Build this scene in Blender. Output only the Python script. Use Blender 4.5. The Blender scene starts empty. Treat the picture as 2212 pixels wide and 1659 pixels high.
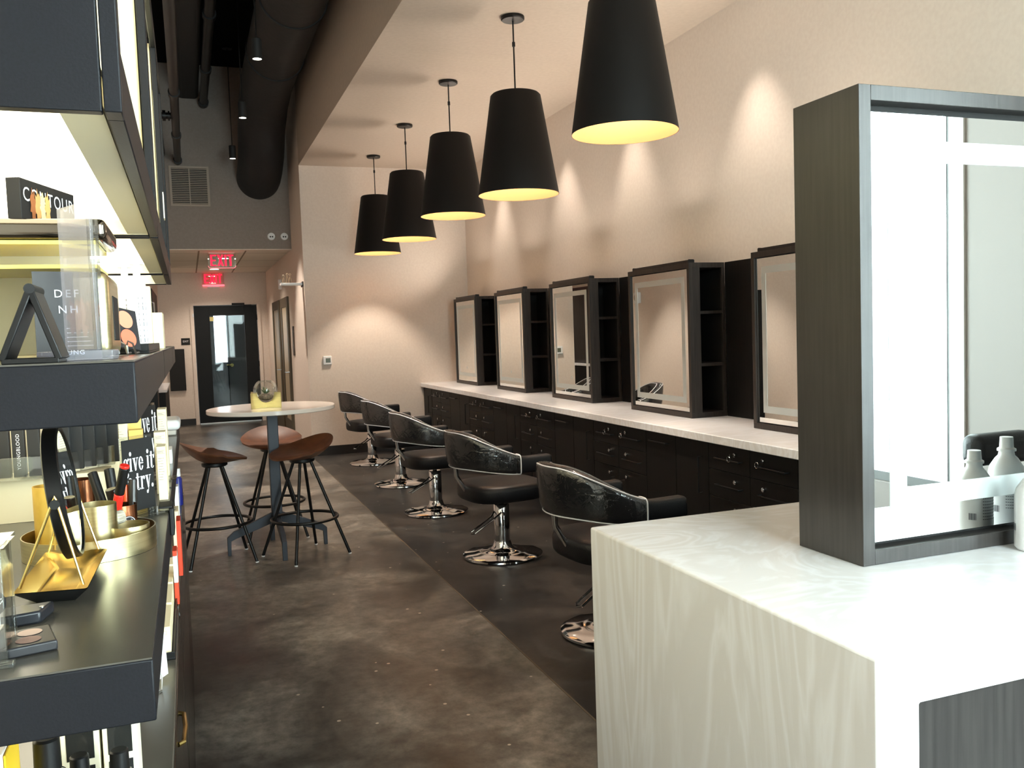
import bpy, bmesh, math, random
from math import pi, sin, cos, radians as rad
from mathutils import Vector, Matrix

random.seed(7)
S = bpy.context.scene
COL = S.collection

# ------------------------------------------------------------------ camera
def make_camera():
    yaw, pitch, roll = 0.35171652, -0.06139863, -0.03521844
    fwd = Vector((sin(yaw) * cos(pitch), cos(yaw) * cos(pitch), sin(pitch)))
    r0 = Vector((cos(yaw), -sin(yaw), 0.0))
    u0 = r0.cross(fwd)
    r = r0 * cos(roll) + u0 * sin(roll)
    u = -r0 * sin(roll) + u0 * cos(roll)
    m = Matrix(((r.x, u.x, -fwd.x, 0.0), (r.y, u.y, -fwd.y, 0.0), (r.z, u.z, -fwd.z, 1.5), (0, 0, 0, 1)))
    cd = bpy.data.cameras.new('camera')
    cd.sensor_fit = 'HORIZONTAL'
    cd.sensor_width = 36.0
    cd.lens = 1894.8 / 2212 * 36.0
    cd.clip_start = 0.02
    co = bpy.data.objects.new('camera', cd)
    COL.objects.link(co)
    co.matrix_world = m
    S.camera = co
make_camera()

# ------------------------------------------------------------------ exposure, sky, daylight
S.view_settings.view_transform = 'Standard'
S.view_settings.look = 'None'
S.view_settings.gamma = 1.0
S.view_settings.use_curve_mapping = False
S.view_settings.exposure = 0.85
try:
    S.cycles.use_denoising = True
    S.cycles.max_bounces = 8
    S.cycles.diffuse_bounces = 4
    S.cycles.glossy_bounces = 4
    S.cycles.transparent_max_bounces = 16
    S.cycles.transmission_bounces = 4
    S.cycles.caustics_reflective = False
    S.cycles.caustics_refractive = False
    S.cycles.sample_clamp_indirect = 6.0
except Exception:
    pass

SKY = 20.0           # overcast daylight outside the front windows
LAMP_PENDANT = 80.0  # bulb in each cone pendant
LAMP_WASH = 40.0    # recessed wall washers beside the long wall
LAMP_UPFILL = 10.0     # fill uplights added on top of the wall mirror cabinets to brighten the ceiling
LAMP_HALL = 85.0    # recessed lights over the rear corridor
LAMP_SPOT = 220.0     # little black cylinder spots over the aisle
WARM = (1.0, 0.86, 0.71)
WARM2 = (1.0, 0.87, 0.74)

w = bpy.data.worlds.new('sky')
S.world = w
w.use_nodes = True
wn = w.node_tree.nodes
wn['Background'].inputs[0].default_value = (0.92, 0.96, 1.0, 1)
wn['Background'].inputs[1].default_value = SKY

def portal(name, loc, rot, sx, sy):
    l = bpy.data.lights.new(name, 'AREA')
    l.shape = 'RECTANGLE'
    l.size = sx
    l.size_y = sy
    l.cycles.is_portal = True
    o = bpy.data.objects.new(name, l)
    COL.objects.link(o)
    o.location = loc
    o.rotation_euler = rot
portal('front_window_daylight', (1.825, -1.72, 1.825), (rad(90), 0, 0), 1.85, 3.05)
portal('side_window_daylight', (3.56, -0.75, 1.7), (rad(90), 0, rad(90)), 1.3, 2.2)

# ------------------------------------------------------------------ materials
def lin(c):
    out = []
    for v in c:
        v = v / 255.0
        out.append(v / 12.92 if v <= 0.04045 else ((v + 0.055) / 1.055) ** 2.4)
    return (out[0], out[1], out[2], 1.0)

MATS = {}
def M(name, rgb, rough=0.5, metal=0.0, spec=0.5, emit=None, estr=0.0, coat=0.0):
    if name in MATS:
        return MATS[name]
    m = bpy.data.materials.new(name)
    m.use_nodes = True
    b = m.node_tree.nodes['Principled BSDF']
    b.inputs['Base Color'].default_value = lin(rgb)
    b.inputs['Roughness'].default_value = rough
    b.inputs['Metallic'].default_value = metal
    b.inputs['Specular IOR Level'].default_value = spec
    b.inputs['Coat Weight'].default_value = coat
    if emit:
        b.inputs['Emission Color'].default_value = lin(emit)
        b.inputs['Emission Strength'].default_value = estr
    MATS[name] = m
    return m

def nodes(m):
    return m.node_tree.nodes, m.node_tree.links, m.node_tree.nodes['Principled BSDF']

def noisy(name, a, b, rough=0.5, scale=(1, 1, 1), nscale=6.0, detail=6.0, bump=0.0, metal=0.0, spec=0.5, lo=0.35, hi=0.65, rvar=0.0, dist=0.0):
    """two-tone procedural material driven by stretched noise in object space"""
    if name in MATS:
        return MATS[name]
    m = M(name, a, rough, metal, spec)
    n, l, p = nodes(m)
    tc = n.new('ShaderNodeTexCoord')
    mp = n.new('ShaderNodeMapping')
    mp.inputs['Scale'].default_value = scale
    nz = n.new('ShaderNodeTexNoise')
    nz.inputs['Scale'].default_value = nscale
    nz.inputs['Detail'].default_value = detail
    nz.inputs['Distortion'].default_value = dist
    cr = n.new('ShaderNodeValToRGB')
    cr.color_ramp.elements[0].position = lo
    cr.color_ramp.elements[1].position = hi
    cr.color_ramp.elements[0].color = lin(a)
    cr.color_ramp.elements[1].color = lin(b)
    l.new(tc.outputs['Object'], mp.inputs['Vector'])
    l.new(mp.outputs['Vector'], nz.inputs['Vector'])
    l.new(nz.outputs['Fac'], cr.inputs['Fac'])
    l.new(cr.outputs['Color'], p.inputs['Base Color'])
    if rvar:
        mr = n.new('ShaderNodeMapRange')
        mr.inputs['To Min'].default_value = rough - rvar
        mr.inputs['To Max'].default_value = rough + rvar
        l.new(nz.outputs['Fac'], mr.inputs['Value'])
        l.new(mr.outputs['Result'], p.inputs['Roughness'])
    if bump:
        bp = n.new('ShaderNodeBump')
        bp.inputs['Strength'].default_value = bump
        bp.inputs['Distance'].default_value = 0.01
        l.new(nz.outputs['Fac'], bp.inputs['Height'])
        l.new(bp.outputs['Normal'], p.inputs['Normal'])
    return m

def clear(name, tint=(255, 255, 255), refl=0.10, rough=0.02, bump=0.0, haze=0.0):
    """thin clear sheet: mostly see-through, some mirror gloss, optional milky haze"""
    if name in MATS:
        return MATS[name]
    m = bpy.data.materials.new(name)
    m.use_nodes = True
    n, l = m.node_tree.nodes, m.node_tree.links
    n.remove(n['Principled BSDF'])
    out = n['Material Output']
    tr = n.new('ShaderNodeBsdfTransparent')
    tr.inputs['Color'].default_value = lin(tint)
    gl = n.new('ShaderNodeBsdfGlossy')
    gl.inputs['Roughness'].default_value = rough
    lw = n.new('ShaderNodeLayerWeight')
    lw.inputs['Blend'].default_value = 0.25
    mr = n.new('ShaderNodeMapRange')
    mr.inputs['To Min'].default_value = refl
    mr.inputs['To Max'].default_value = min(0.9, refl + 0.5)
    mx = n.new('ShaderNodeMixShader')
    l.new(lw.outputs['Fresnel'], mr.inputs['Value'])
    l.new(mr.outputs['Result'], mx.inputs['Fac'])
    l.new(tr.outputs[0], mx.inputs[1])
    l.new(gl.outputs[0], mx.inputs[2])
    last = mx
    if haze:
        df = n.new('ShaderNodeBsdfDiffuse')
        df.inputs['Color'].default_value = (0.8, 0.8, 0.85, 1)
        m2 = n.new('ShaderNodeMixShader')
        m2.inputs['Fac'].default_value = haze
        l.new(mx.outputs[0], m2.inputs[1])
        l.new(df.outputs[0], m2.inputs[2])
        last = m2
    if bump:
        tc = n.new('ShaderNodeTexCoord')
        nz = n.new('ShaderNodeTexNoise')
        nz.inputs['Scale'].default_value = 15.0
        nz.inputs['Detail'].default_value = 3.0
        nz.inputs['Distortion'].default_value = 1.2
        bp = n.new('ShaderNodeBump')
        bp.inputs['Strength'].default_value = bump
        bp.inputs['Distance'].default_value = 0.02
        l.new(tc.outputs['Object'], nz.inputs['Vector'])
        l.new(nz.outputs['Fac'], bp.inputs['Height'])
        l.new(bp.outputs['Normal'], gl.inputs['Normal'])
    l.new(last.outputs[0], out.inputs['Surface'])
    MATS[name] = m
    return m

def floor_material():
    m = M('polished_concrete', (90, 80, 68), 0.3, spec=.35)
    n, l, p = nodes(m)
    tc = n.new('ShaderNodeTexCoord')
    def nz(scale, detail, rough=0.55, dist=0.0):
        t = n.new('ShaderNodeTexNoise')
        t.inputs['Scale'].default_value = scale
        t.inputs['Detail'].default_value = detail
        t.inputs['Roughness'].default_value = rough
        t.inputs['Distortion'].default_value = dist
        l.new(tc.outputs['Object'], t.inputs['Vector'])
        return t
    def ramp(fac, cols):
        r = n.new('ShaderNodeValToRGB')
        e = r.color_ramp.elements
        e[0].position, e[0].color = cols[0][0], lin(cols[0][1])
        e[1].position, e[1].color = cols[-1][0], lin(cols[-1][1])
        for pos, c in cols[1:-1]:
            k = e.new(pos)
            k.color = lin(c)
        l.new(fac, r.inputs['Fac'])
        return r
    big = nz(1.3, 9.0, 0.62, 0.6)
    fine = nz(14.0, 9.0, 0.75)
    aisle = ramp(big.outputs['Fac'], [(0.36, (54, 51, 48)), (0.5, (96, 92, 86)), (0.64, (142, 136, 127))])
    dark = ramp(big.outputs['Fac'], [(0.36, (19, 19, 21)), (0.5, (34, 33, 33)), (0.64, (66, 63, 60))])
    sx = n.new('ShaderNodeSeparateXYZ')
    l.new(tc.outputs['Object'], sx.inputs[0])
    gt = n.new('ShaderNodeMath')
    gt.operation = 'GREATER_THAN'
    gt.inputs[1].default_value = 1.383
    l.new(sx.outputs['X'], gt.inputs[0])
    mix = n.new('ShaderNodeMixRGB')
    l.new(gt.outputs[0], mix.inputs['Fac'])
    l.new(aisle.outputs[0], mix.inputs[1])
    l.new(dark.outputs[0], mix.inputs[2])
    fr = ramp(fine.outputs['Fac'], [(0.32, (150, 148, 146)), (0.64, (255, 255, 255))])
    mul = n.new('ShaderNodeMixRGB')
    mul.blend_type = 'MULTIPLY'
    mul.inputs['Fac'].default_value = 1.0
    l.new(mix.outputs[0], mul.inputs[1])
    l.new(fr.outputs[0], mul.inputs[2])
    # pale flecks of grit in the concrete
    vo = n.new('ShaderNodeTexVoronoi')
    vo.inputs['Scale'].default_value = 7.0
    l.new(tc.outputs['Object'], vo.inputs['Vector'])
    lt = n.new('ShaderNodeMath')
    lt.operation = 'LESS_THAN'
    lt.inputs[1].default_value = 0.055
    l.new(vo.outputs['Distance'], lt.inputs[0])
    mx2 = n.new('ShaderNodeMixRGB')
    mx2.inputs[2].default_value = lin((165, 155, 140))
    l.new(lt.outputs[0], mx2.inputs['Fac'])
    l.new(mul.outputs[0], mx2.inputs[1])
    l.new(mx2.outputs[0], p.inputs['Base Color'])
    rr = n.new('ShaderNodeMapRange')
    rr.inputs['To Min'].default_value = 0.2
    rr.inputs['To Max'].default_value = 0.48
    l.new(big.outputs['Fac'], rr.inputs['Value'])
    l.new(rr.outputs['Result'], p.inputs['Roughness'])
    return m

def tile_material():
    m = M('ceiling_tile', (205, 195, 178), 0.9)
    n, l, p = nodes(m)
    tc = n.new('ShaderNodeTexCoord')
    mp = n.new('ShaderNodeMapping')
    mp.inputs['Location'].default_value = (0.27, 0.4, 0)
    br = n.new('ShaderNodeTexBrick')
    br.offset = 0.0
    br.inputs['Color1'].default_value = lin((236, 230, 218))
    br.inputs['Color2'].default_value = lin((230, 224, 212))
    br.inputs['Mortar'].default_value = lin((150, 138, 120))
    br.inputs['Scale'].default_value = 1.0
    br.inputs['Mortar Size'].default_value = 0.012
    br.inputs['Brick Width'].default_value = 0.61
    br.inputs['Row Height'].default_value = 1.22
    l.new(tc.outputs['Object'], mp.inputs['Vector'])
    l.new(mp.outputs[0], br.inputs['Vector'])
    l.new(br.outputs['Color'], p.inputs['Base Color'])
    return m

def siding_material():
    m = M('siding', (225, 228, 232), 0.6)
    n, l, p = nodes(m)
    tc = n.new('ShaderNodeTexCoord')
    br = n.new('ShaderNodeTexWave')
    br.bands_direction = 'Z'
    br.wave_profile = 'SAW'
    br.inputs['Scale'].default_value = 2.6
    cr = n.new('ShaderNodeValToRGB')
    cr.color_ramp.elements[0].position = 0.0
    cr.color_ramp.elements[0].color = lin((120, 126, 132))
    cr.color_ramp.elements[1].position = 0.12
    cr.color_ramp.elements[1].color = lin((226, 230, 234))
    l.new(tc.outputs['Object'], br.inputs['Vector'])
    l.new(br.outputs['Fac'], cr.inputs['Fac'])
    l.new(cr.outputs[0], p.inputs['Base Color'])
    return m

def quartz_material(name, vertical):
    m = M(name, (232, 228, 222), 0.22)
    n, l, p = nodes(m)
    tc = n.new('ShaderNodeTexCoord')
    mp = n.new('ShaderNodeMapping')
    mp.inputs['Scale'].default_value = (0.7, 0.85, 0.15) if vertical else (0.28, 1.5, 1.0)
    nz = n.new('ShaderNodeTexNoise')
    nz.inputs['Scale'].default_value = 3.2
    nz.inputs['Detail'].default_value = 5.0
    nz.inputs['Distortion'].default_value = 1.6
    wv = n.new('ShaderNodeMath')
    wv.operation = 'PINGPONG'
    wv.inputs[1].default_value = 0.06
    cr = n.new('ShaderNodeValToRGB')
    cr.color_ramp.elements[0].position = 0.0
    cr.color_ramp.elements[0].color = lin((243, 245, 250))
    cr.color_ramp.elements[1].position = 0.045
    cr.color_ramp.elements[1].color = lin((232, 232, 234))
    l.new(tc.outputs['Object'], mp.inputs['Vector'])
    l.new(mp.outputs[0], nz.inputs['Vector'])
    l.new(nz.outputs['Fac'], wv.inputs[0])
    l.new(wv.outputs[0], cr.inputs['Fac'])
    l.new(cr.outputs[0], p.inputs['Base Color'])
    return m

m_floor = floor_material()
m_wallshade = noisy('shaded_wall_paint', (152, 143, 136), (146, 137, 130), 0.8, nscale=40, bump=0.02)  # darker than the wall paint: the header's shade is put into its colour
m_wall = noisy('wall_paint', (233, 220, 208), (228, 214, 202), 0.75, nscale=40, bump=0.02)
m_ceil = noisy('ceiling_paint', (196, 182, 168), (191, 177, 163), 0.85, nscale=30)
m_blackceil = M('black_ceiling_paint', (9, 9, 10), 0.9, spec=0.1)
m_tile = tile_material()
m_siding = siding_material()
m_base = M('dark_baseboard', (32, 27, 25), 0.45)
m_wood = noisy('dark_wood_grain', (38, 34, 32), (52, 46, 43), 0.45, spec=.3, scale=(14, 14, 0.9), nscale=5, detail=8, bump=0.05)
m_woodh = noisy('dark_wood_grain_flat', (50, 43, 39), (68, 59, 53), 0.45, scale=(0.9, 14, 14), nscale=5, detail=8, bump=0.05)
m_woodgrey = noisy('grey_brown_wood_grain', (44, 41, 40), (55, 52, 50), 0.3, spec=.5, scale=(16, 16, 0.8), nscale=5, detail=8, bump=0.04)
m_cab = noisy('black_brown_cabinet', (15, 14, 14), (21, 20, 19), 0.5, spec=.2, scale=(14, 14, 0.9), nscale=5, detail=8)
m_inner = M('dark_interior', (16, 15, 15), 0.7)
m_quartz = quartz_material('white_quartz', False)
m_quartzv = quartz_material('white_quartz_upright', True)
m_leather = noisy('black_leather', (10, 11, 14), (16, 17, 22), 0.42, spec=.35, nscale=180, bump=0.12)
m_chrome = M('chrome', (226, 226, 228), 0.07, 1.0)
m_steel = M('brushed_steel', (190, 190, 190), 0.3, 1.0)
m_black = M('black_metal', (14, 14, 15), 0.4, 0.3)
m_blackmatte = M('black_matte', (10, 10, 11), 0.65)
m_shade = M('black_shade', (9, 8, 8), 0.6, spec=.3)
m_gold = M('gold_lining', (122, 90, 50), 0.75, 0.0)
m_brass = M('brass', (208, 180, 112), 0.22, 1.0)
m_brassbr = noisy('brushed_brass', (206, 192, 148), (220, 207, 164), 0.3, scale=(1, 1, 30), nscale=8, metal=1.0)
m_copper = M('copper', (150, 96, 66), 0.25, 1.0)
m_mirror = M('mirror', (246, 249, 247), 0.0, 1.0)
m_frost = M('frosted_mirror', (214, 222, 222), 0.42, 0.75)
m_glass = clear('window_glass', (236, 244, 242), 0.06)
m_acryl = clear('clear_acrylic', (246, 248, 246), 0.12, 0.03)
m_acrylhaze = clear('milky_acrylic', (240, 240, 250), 0.08, 0.05, haze=0.2)
m_plastic = clear('clear_plastic_cover', (236, 236, 236), 0.10, 0.05, bump=0.35, haze=0.01)
m_piping = M('white_plastic_edge', (236, 238, 244), 0.3)
m_navy = noisy('blue_black_shelf_paint', (21, 22, 26), (25, 26, 31), 0.42, nscale=300, bump=0.05, spec=.22)
m_cream = M('cream_laminate', (236, 228, 198), 0.5)
m_led = M('led_diffuser', (255, 250, 225), 0.5, emit=(255, 247, 222), estr=2.9)
m_white = M('white_plastic', (236, 236, 236), 0.35)
m_carton = M('cream_carton', (236, 222, 186), 0.6)
m_print = M('grey_print', (120, 112, 98), 0.7)
m_brownleather = noisy('brown_saddle', (88, 52, 32), (108, 66, 42), 0.46, nscale=14, bump=0.03)
m_slate = M('slate_metal', (52, 57, 66), 0.45, 0.2)
m_tabletop = M('white_table_laminate', (238, 228, 218), 0.16)
m_red = M('red_letters', (255, 30, 50), 0.5, emit=(255, 14, 42), estr=2.2)
m_redglow = M('lit_sign_edge', (255, 150, 160), 0.5, emit=(255, 110, 125), estr=.8)
m_lamp = M('lamp_face', (255, 250, 240), 0.5, emit=(255, 244, 224), estr=14.0)
m_bulb = M('bulb', (255, 230, 180), 0.5, emit=(255, 214, 150), estr=10.0)
m_text = M('white_print', (240, 240, 244), 0.6)

# ------------------------------------------------------------------ mesh builder
ORG = {}

class B:
    def __init__(self):
        self.v, self.f, self.fm, self.mi = [], [], [], 0

    def add(self, vs, fs):
        o = len(self.v)
        self.v += [tuple(p) for p in vs]
        for f in fs:
            self.f.append(tuple(i + o for i in f))
            self.fm.append(self.mi)
        return self

    def box(self, x0, x1, y0, y1, z0, z1):
        vs = [(x0, y0, z0), (x1, y0, z0), (x1, y1, z0), (x0, y1, z0), (x0, y0, z1), (x1, y0, z1), (x1, y1, z1), (x0, y1, z1)]
        return self.add(vs, [(3, 2, 1, 0), (4, 5, 6, 7), (0, 1, 5, 4), (1, 2, 6, 5), (2, 3, 7, 6), (3, 0, 4, 7)])

    def slab(self, a, b, th, z0, z1):
        """upright slab from plan point a to b, thickness th to its left"""
        a, b = Vector(a), Vector(b)
        d = (b - a).normalized()
        nrm = Vector((-d.y, d.x)) * th
        p = [a, b, b + nrm, a + nrm]
        return self.prism([(q.x, q.y) for q in p], z0, z1)

    def prism(self, pts, z0, z1, axis='z'):
        n = len(pts)
        def mk(u, v, h):
            return (u, v, h) if axis == 'z' else ((h, u, v) if axis == 'x' else (u, h, v))
        vs = [mk(u, v, z0) for u, v in pts] + [mk(u, v, z1) for u, v in pts]
        fs = [tuple(range(n))[::-1], tuple(range(n, 2 * n))]
        for i in range(n):
            j = (i + 1) % n
            fs.append((i, j, n + j, n + i))
        return self.add(vs, fs)

    def cyl(self, p0, p1, r0, r1=None, seg=24, cap=True):
        r1 = r0 if r1 is None else r1
        p0, p1 = Vector(p0), Vector(p1)
        d = (p1 - p0).normalized()
        a = d.orthogonal().normalized()
        b = d.cross(a)
        vs = []
        for p, r in ((p0, r0), (p1, r1)):
            for i in range(seg):
                t = 2 * pi * i / seg
                vs.append(p + (a * cos(t) + b * sin(t)) * r)
        fs = [(i, (i + 1) % seg, seg + (i + 1) % seg, seg + i) for i in range(seg)]
        if cap:
            fs += [tuple(range(seg))[::-1], tuple(range(seg, 2 * seg))]
        return self.add(vs, fs)

    def lathe(self, cx, cy, prof, seg=40, tilt=None):
        vs = []
        for r, z in prof:
            for i in range(seg):
                t = 2 * pi * i / seg
                vs.append((cx + r * cos(t), cy + r * sin(t), z))
        fs = []
        for k in range(len(prof) - 1):
            for i in range(seg):
                j = (i + 1) % seg
                fs.append((k * seg + i, k * seg + j, (k + 1) * seg + j, (k + 1) * seg + i))
        if prof[0][0] > 1e-6:
            fs.append(tuple(range(seg))[::-1])
        if prof[-1][0] > 1e-6:
            fs.append(tuple(range((len(prof) - 1) * seg, len(prof) * seg)))
        return self.add(vs, fs)

    def openlathe(self, cx, cy, prof, seg=48):
        vs = []
        for r, z in prof:
            for i in range(seg):
                t = 2 * pi * i / seg
                vs.append((cx + r * cos(t), cy + r * sin(t), z))
        fs = []
        for k in range(len(prof) - 1):
            for i in range(seg):
                j = (i + 1) % seg
                fs.append((k * seg + i, k * seg + j, (k + 1) * seg + j, (k + 1) * seg + i))
        return self.add(vs, fs)

    def tube(self, pts, r, seg=8, closed=False):
        pts = [Vector(p) for p in pts]
        n = len(pts)
        vs = []
        up = None
        for i in range(n):
            if closed:
                d = (pts[(i + 1) % n] - pts[i - 1]).normalized()
            else:
                d = (pts[min(i + 1, n - 1)] - pts[max(i - 1, 0)]).normalized()
            if up is None:
                up = d.orthogonal().normalized()
            a = (up - d * up.dot(d))
            a = a.normalized() if a.length > 1e-6 else d.orthogonal().normalized()
            up = a
            b = d.cross(a)
            for k in range(seg):
                t = 2 * pi * k / seg
                vs.append(pts[i] + (a * cos(t) + b * sin(t)) * r)
        fs = []
        m = n if closed else n - 1
        for i in range(m):
            i2 = (i + 1) % n
            for k in range(seg):
                k2 = (k + 1) % seg
                fs.append((i * seg + k, i * seg + k2, i2 * seg + k2, i2 * seg + k))
        if not closed:
            fs += [tuple(range(seg))[::-1], tuple(range((n - 1) * seg, n * seg))]
        return self.add(vs, fs)

    def sphere(self, c, r, seg=24, rings=14, sz=1.0):
        prof = [(max(1e-5, r * sin(pi * k / rings)), c[2] - r * sz * cos(pi * k / rings)) for k in range(rings + 1)]
        prof[0] = (1e-5, prof[0][1])
        prof[-1] = (1e-5, prof[-1][1])
        return self.lathe(c[0], c[1], prof, seg)

    def poly(self, pts):
        return self.add(pts, [tuple(range(len(pts)))])

    def build(self, name, mats, parent=None, bevel=0.0, smooth=True, local=False, seg=2):
        mats = mats if isinstance(mats, (list, tuple)) else [mats]
        if parent is not None:
            org = (0, 0, 0) if local else ORG.get(parent.name, (0, 0, 0))
            loc = (0, 0, 0)
        else:
            xs, ys, zs = zip(*self.v)
            org = ((min(xs) + max(xs)) / 2, (min(ys) + max(ys)) / 2, min(zs))
            loc = org
        me = bpy.data.meshes.new(name)
        me.from_pydata([(a - org[0], b - org[1], c - org[2]) for a, b, c in self.v], [], self.f)
        for m in mats:
            me.materials.append(m)
        if len(mats) > 1:
            for p, i in zip(me.polygons, self.fm):
                p.material_index = i
        bm = bmesh.new()
        bm.from_mesh(me)
        bmesh.ops.recalc_face_normals(bm, faces=bm.faces)
        bm.to_mesh(me)
        bm.free()
        if smooth:
            me.shade_smooth()
            me.set_sharp_from_angle(angle=rad(38))
        o = bpy.data.objects.new(name, me)
        COL.objects.link(o)
        o.location = loc
        if parent is not None:
            o.parent = parent
            ORG[o.name] = org
        if bevel:
            bv = o.modifiers.new('bevel', 'BEVEL')
            bv.width = bevel
            bv.segments = seg
            bv.limit_method = 'ANGLE'
            bv.angle_limit = rad(40)
            bv.harden_normals = False
        return o

def tag(o, label, cat, group=None, kind=None):
    o['label'] = label
    o['category'] = cat
    if group:
        o['group'] = group
    if kind:
        o['kind'] = kind
    return o

def thing(name, label, cat, loc=(0, 0, 0), group=None, rz=0.0, local=False):
    o = bpy.data.objects.new(name, None)
    o.empty_display_size = 0.1
    COL.objects.link(o)
    o.location = loc
    o.rotation_euler = (0, 0, rz)
    ORG[o.name] = (0, 0, 0) if local else tuple(loc)
    return tag(o, label, cat, group)

def structure(o):
    o['kind'] = 'structure'
    return o

def copy_tree(o, parent=None):
    c = o.copy()
    COL.objects.link(c)
    if parent is not None:
        c.parent = parent
    for ch in list(o.children):
        copy_tree(ch, c)
    return c

def place(proto, used, loc, rz, label):
    o = proto if not used else copy_tree(proto)
    o.location = loc
    o.rotation_euler = (0, 0, rz)
    o['label'] = label
    return o

def lamp(name, kind, loc, energy, color, parent, rot=(0, 0, 0), **kw):
    l = bpy.data.lights.new(name, kind)
    l.energy = energy
    l.color = color
    for k, v in kw.items():
        setattr(l, k, v)
    o = bpy.data.objects.new(name, l)
    COL.objects.link(o)
    o.rotation_euler = rot
    if parent is not None:
        og = ORG.get(parent.name, (0, 0, 0))
        o.parent = parent
        o.location = tuple(a - b for a, b in zip(loc, og))
    else:
        o.location = loc
    return o

# lettering -------------------------------------------------------------
def text_polys(s, size=1.0, spacing=1.0):
    cu = bpy.data.curves.new('lettering', 'FONT')
    cu.body = s
    cu.size = size
    cu.space_character = spacing
    cu.align_x = 'CENTER'
    cu.align_y = 'CENTER'
    cu.resolution_u = 3
    o = bpy.data.objects.new('lettering', cu)
    COL.objects.link(o)
    bpy.context.view_layer.update()
    me = bpy.data.meshes.new_from_object(o.evaluated_get(bpy.context.evaluated_depsgraph_get()))
    polys = [[(me.vertices[i].co.x, me.vertices[i].co.y) for i in p.vertices] for p in me.polygons]
    bpy.data.objects.remove(o)
    bpy.data.curves.remove(cu)
    bpy.data.meshes.remove(me)
    return polys

def put_polys(b, polys, o, u, v, off=0.0004):
    o, u, v = Vector(o), Vector(u).normalized(), Vector(v).normalized()
    nrm = u.cross(v)
    for p in polys:
        b.poly([o + u * x + v * y + nrm * off for x, y in p])
    return b

def put_text(b, s, size, o, u, v, off=0.0004, spacing=1.0):
    return put_polys(b, text_polys(s, size, spacing), o, u, v, off)

def ring2(cx, cy, rx, ry, ix, iy, a0, a1, n=18):
    out = []
    for k in range(n):
        t0, t1 = rad(a0 + (a1 - a0) * k / n), rad(a0 + (a1 - a0) * (k + 1) / n)
        out.append([(cx + rx * cos(t0), cy + ry * sin(t0)), (cx + rx * cos(t1), cy + ry * sin(t1)),
                    (cx + ix * cos(t1), cy + iy * sin(t1)), (cx + ix * cos(t0), cy + iy * sin(t0))])
    return out

def disc2(cx, cy, r, ry=None, n=16):
    ry = ry or r
    return [[(cx + r * cos(2 * pi * k / n), cy + ry * sin(2 * pi * k / n)) for k in range(n)]]

def rect2(x0, x1, y0, y1):
    return [[(x0, y0), (x1, y0), (x1, y1), (x0, y1)]]

def didone(ch):
    """fat-face serif letters, x-height 1; returns polygons and advance width"""
    if ch == 'i':
        return rect2(.10, .36, 0, 1) + rect2(0, .46, 0, .06) + rect2(0, .2, .94, 1) + disc2(.23, 1.33, .17), .5
    if ch == 'v':
        return [[(.06, 1), (.36, 1), (.58, .1), (.46, 0), (.36, 0)], [(.43, .05), (.5, .05), (.8, 1), (.72, 1)]] + rect2(0, .46, .94, 1) + rect2(.58, .92, .94, 1), .9
    if ch == 'e':
        return ring2(.38, .5, .38, .53, .14, .45, 15, 335) + rect2(.2, .74, .48, .56), .84
    if ch == 'g':
        return ring2(.36, .66, .34, .36, .11, .3, 0, 360) + ring2(.38, -.22, .38, .24, .24, .15, 0, 360) + rect2(.06, .5, .1, .26) + disc2(.76, .93, .11), .86
    if ch == 't':
        return rect2(.14, .40, .12, 1.28) + rect2(0, .58, .93, 1) + ring2(.4, .16, .26, .19, .14, .14, 180, 350), .66
    if ch == 'a':
        return ring2(.3, .28, .28, .31, .06, .25, 60, 330) + rect2(.42, .68, .06, .78) + ring2(.4, .72, .28, .3, .16, .24, 0, 180) + disc2(.17, .76, .12) + rect2(.62, .8, 0, .07), .86
    if ch == 'r':
        return rect2(.1, .36, 0, 1) + rect2(0, .5, 0, .06) + rect2(0, .2, .94, 1) + disc2(.62, .86, .14) + ring2(.5, .78, .16, .22, .1, .16, 60, 180), .78
    if ch == 'y':
        return [[(.06, 1), (.36, 1), (.58, .1), (.46, 0), (.36, 0)], [(.8, 1), (.72, 1), (.34, -.3), (.42, -.3)]] + rect2(0, .46, .94, 1) + rect2(.58, .92, .94, 1) + disc2(.27, -.28, .14), .9
    if ch == '.':
        return disc2(.17, .15, .16), .38
    return [], .36

def didone_line(s, size, cond=0.8):
    x, out = 0.0, []
    for ch in s:
        ps, adv = didone(ch)
        for p in ps:
            out.append([((x + px) * size * cond, py * size) for px, py in p])
        x += adv + .04
    wd = x * size * cond
    return [[(px - wd / 2, py) for px, py in p] for p in out]

def block_exit(h):
    """bold block capitals of an exit sign, centred, cap height h"""
    w, t = h * .50, h * .135
    out = []
    x = -h * .98
    out += rect2(x, x + t * 1.15, -h / 2, h / 2) + rect2(x + t, x + w, h / 2 - t * .8, h / 2) + rect2(x + t, x + w * .9, -t * .4, t * .4) + rect2(x + t, x + w, -h / 2, -h / 2 + t * .8)
    x += w + h * .09
    e = t * 1.25
    out += [[(x, h / 2), (x + e, h / 2), (x + w * 1.08, -h / 2), (x + w * 1.08 - e, -h / 2)], [(x, -h / 2), (x + e, -h / 2), (x + w * 1.08, h / 2), (x + w * 1.08 - e, h / 2)]]
    x += w * 1.08 + h * .09
    out += rect2(x, x + t * 1.15, -h / 2, h / 2)
    x += t * 1.15 + h * .09
    out += rect2(x, x + w, h / 2 - t * .85, h / 2) + rect2(x + w / 2 - t * .58, x + w / 2 + t * .58, -h / 2, h / 2)
    return out

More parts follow.
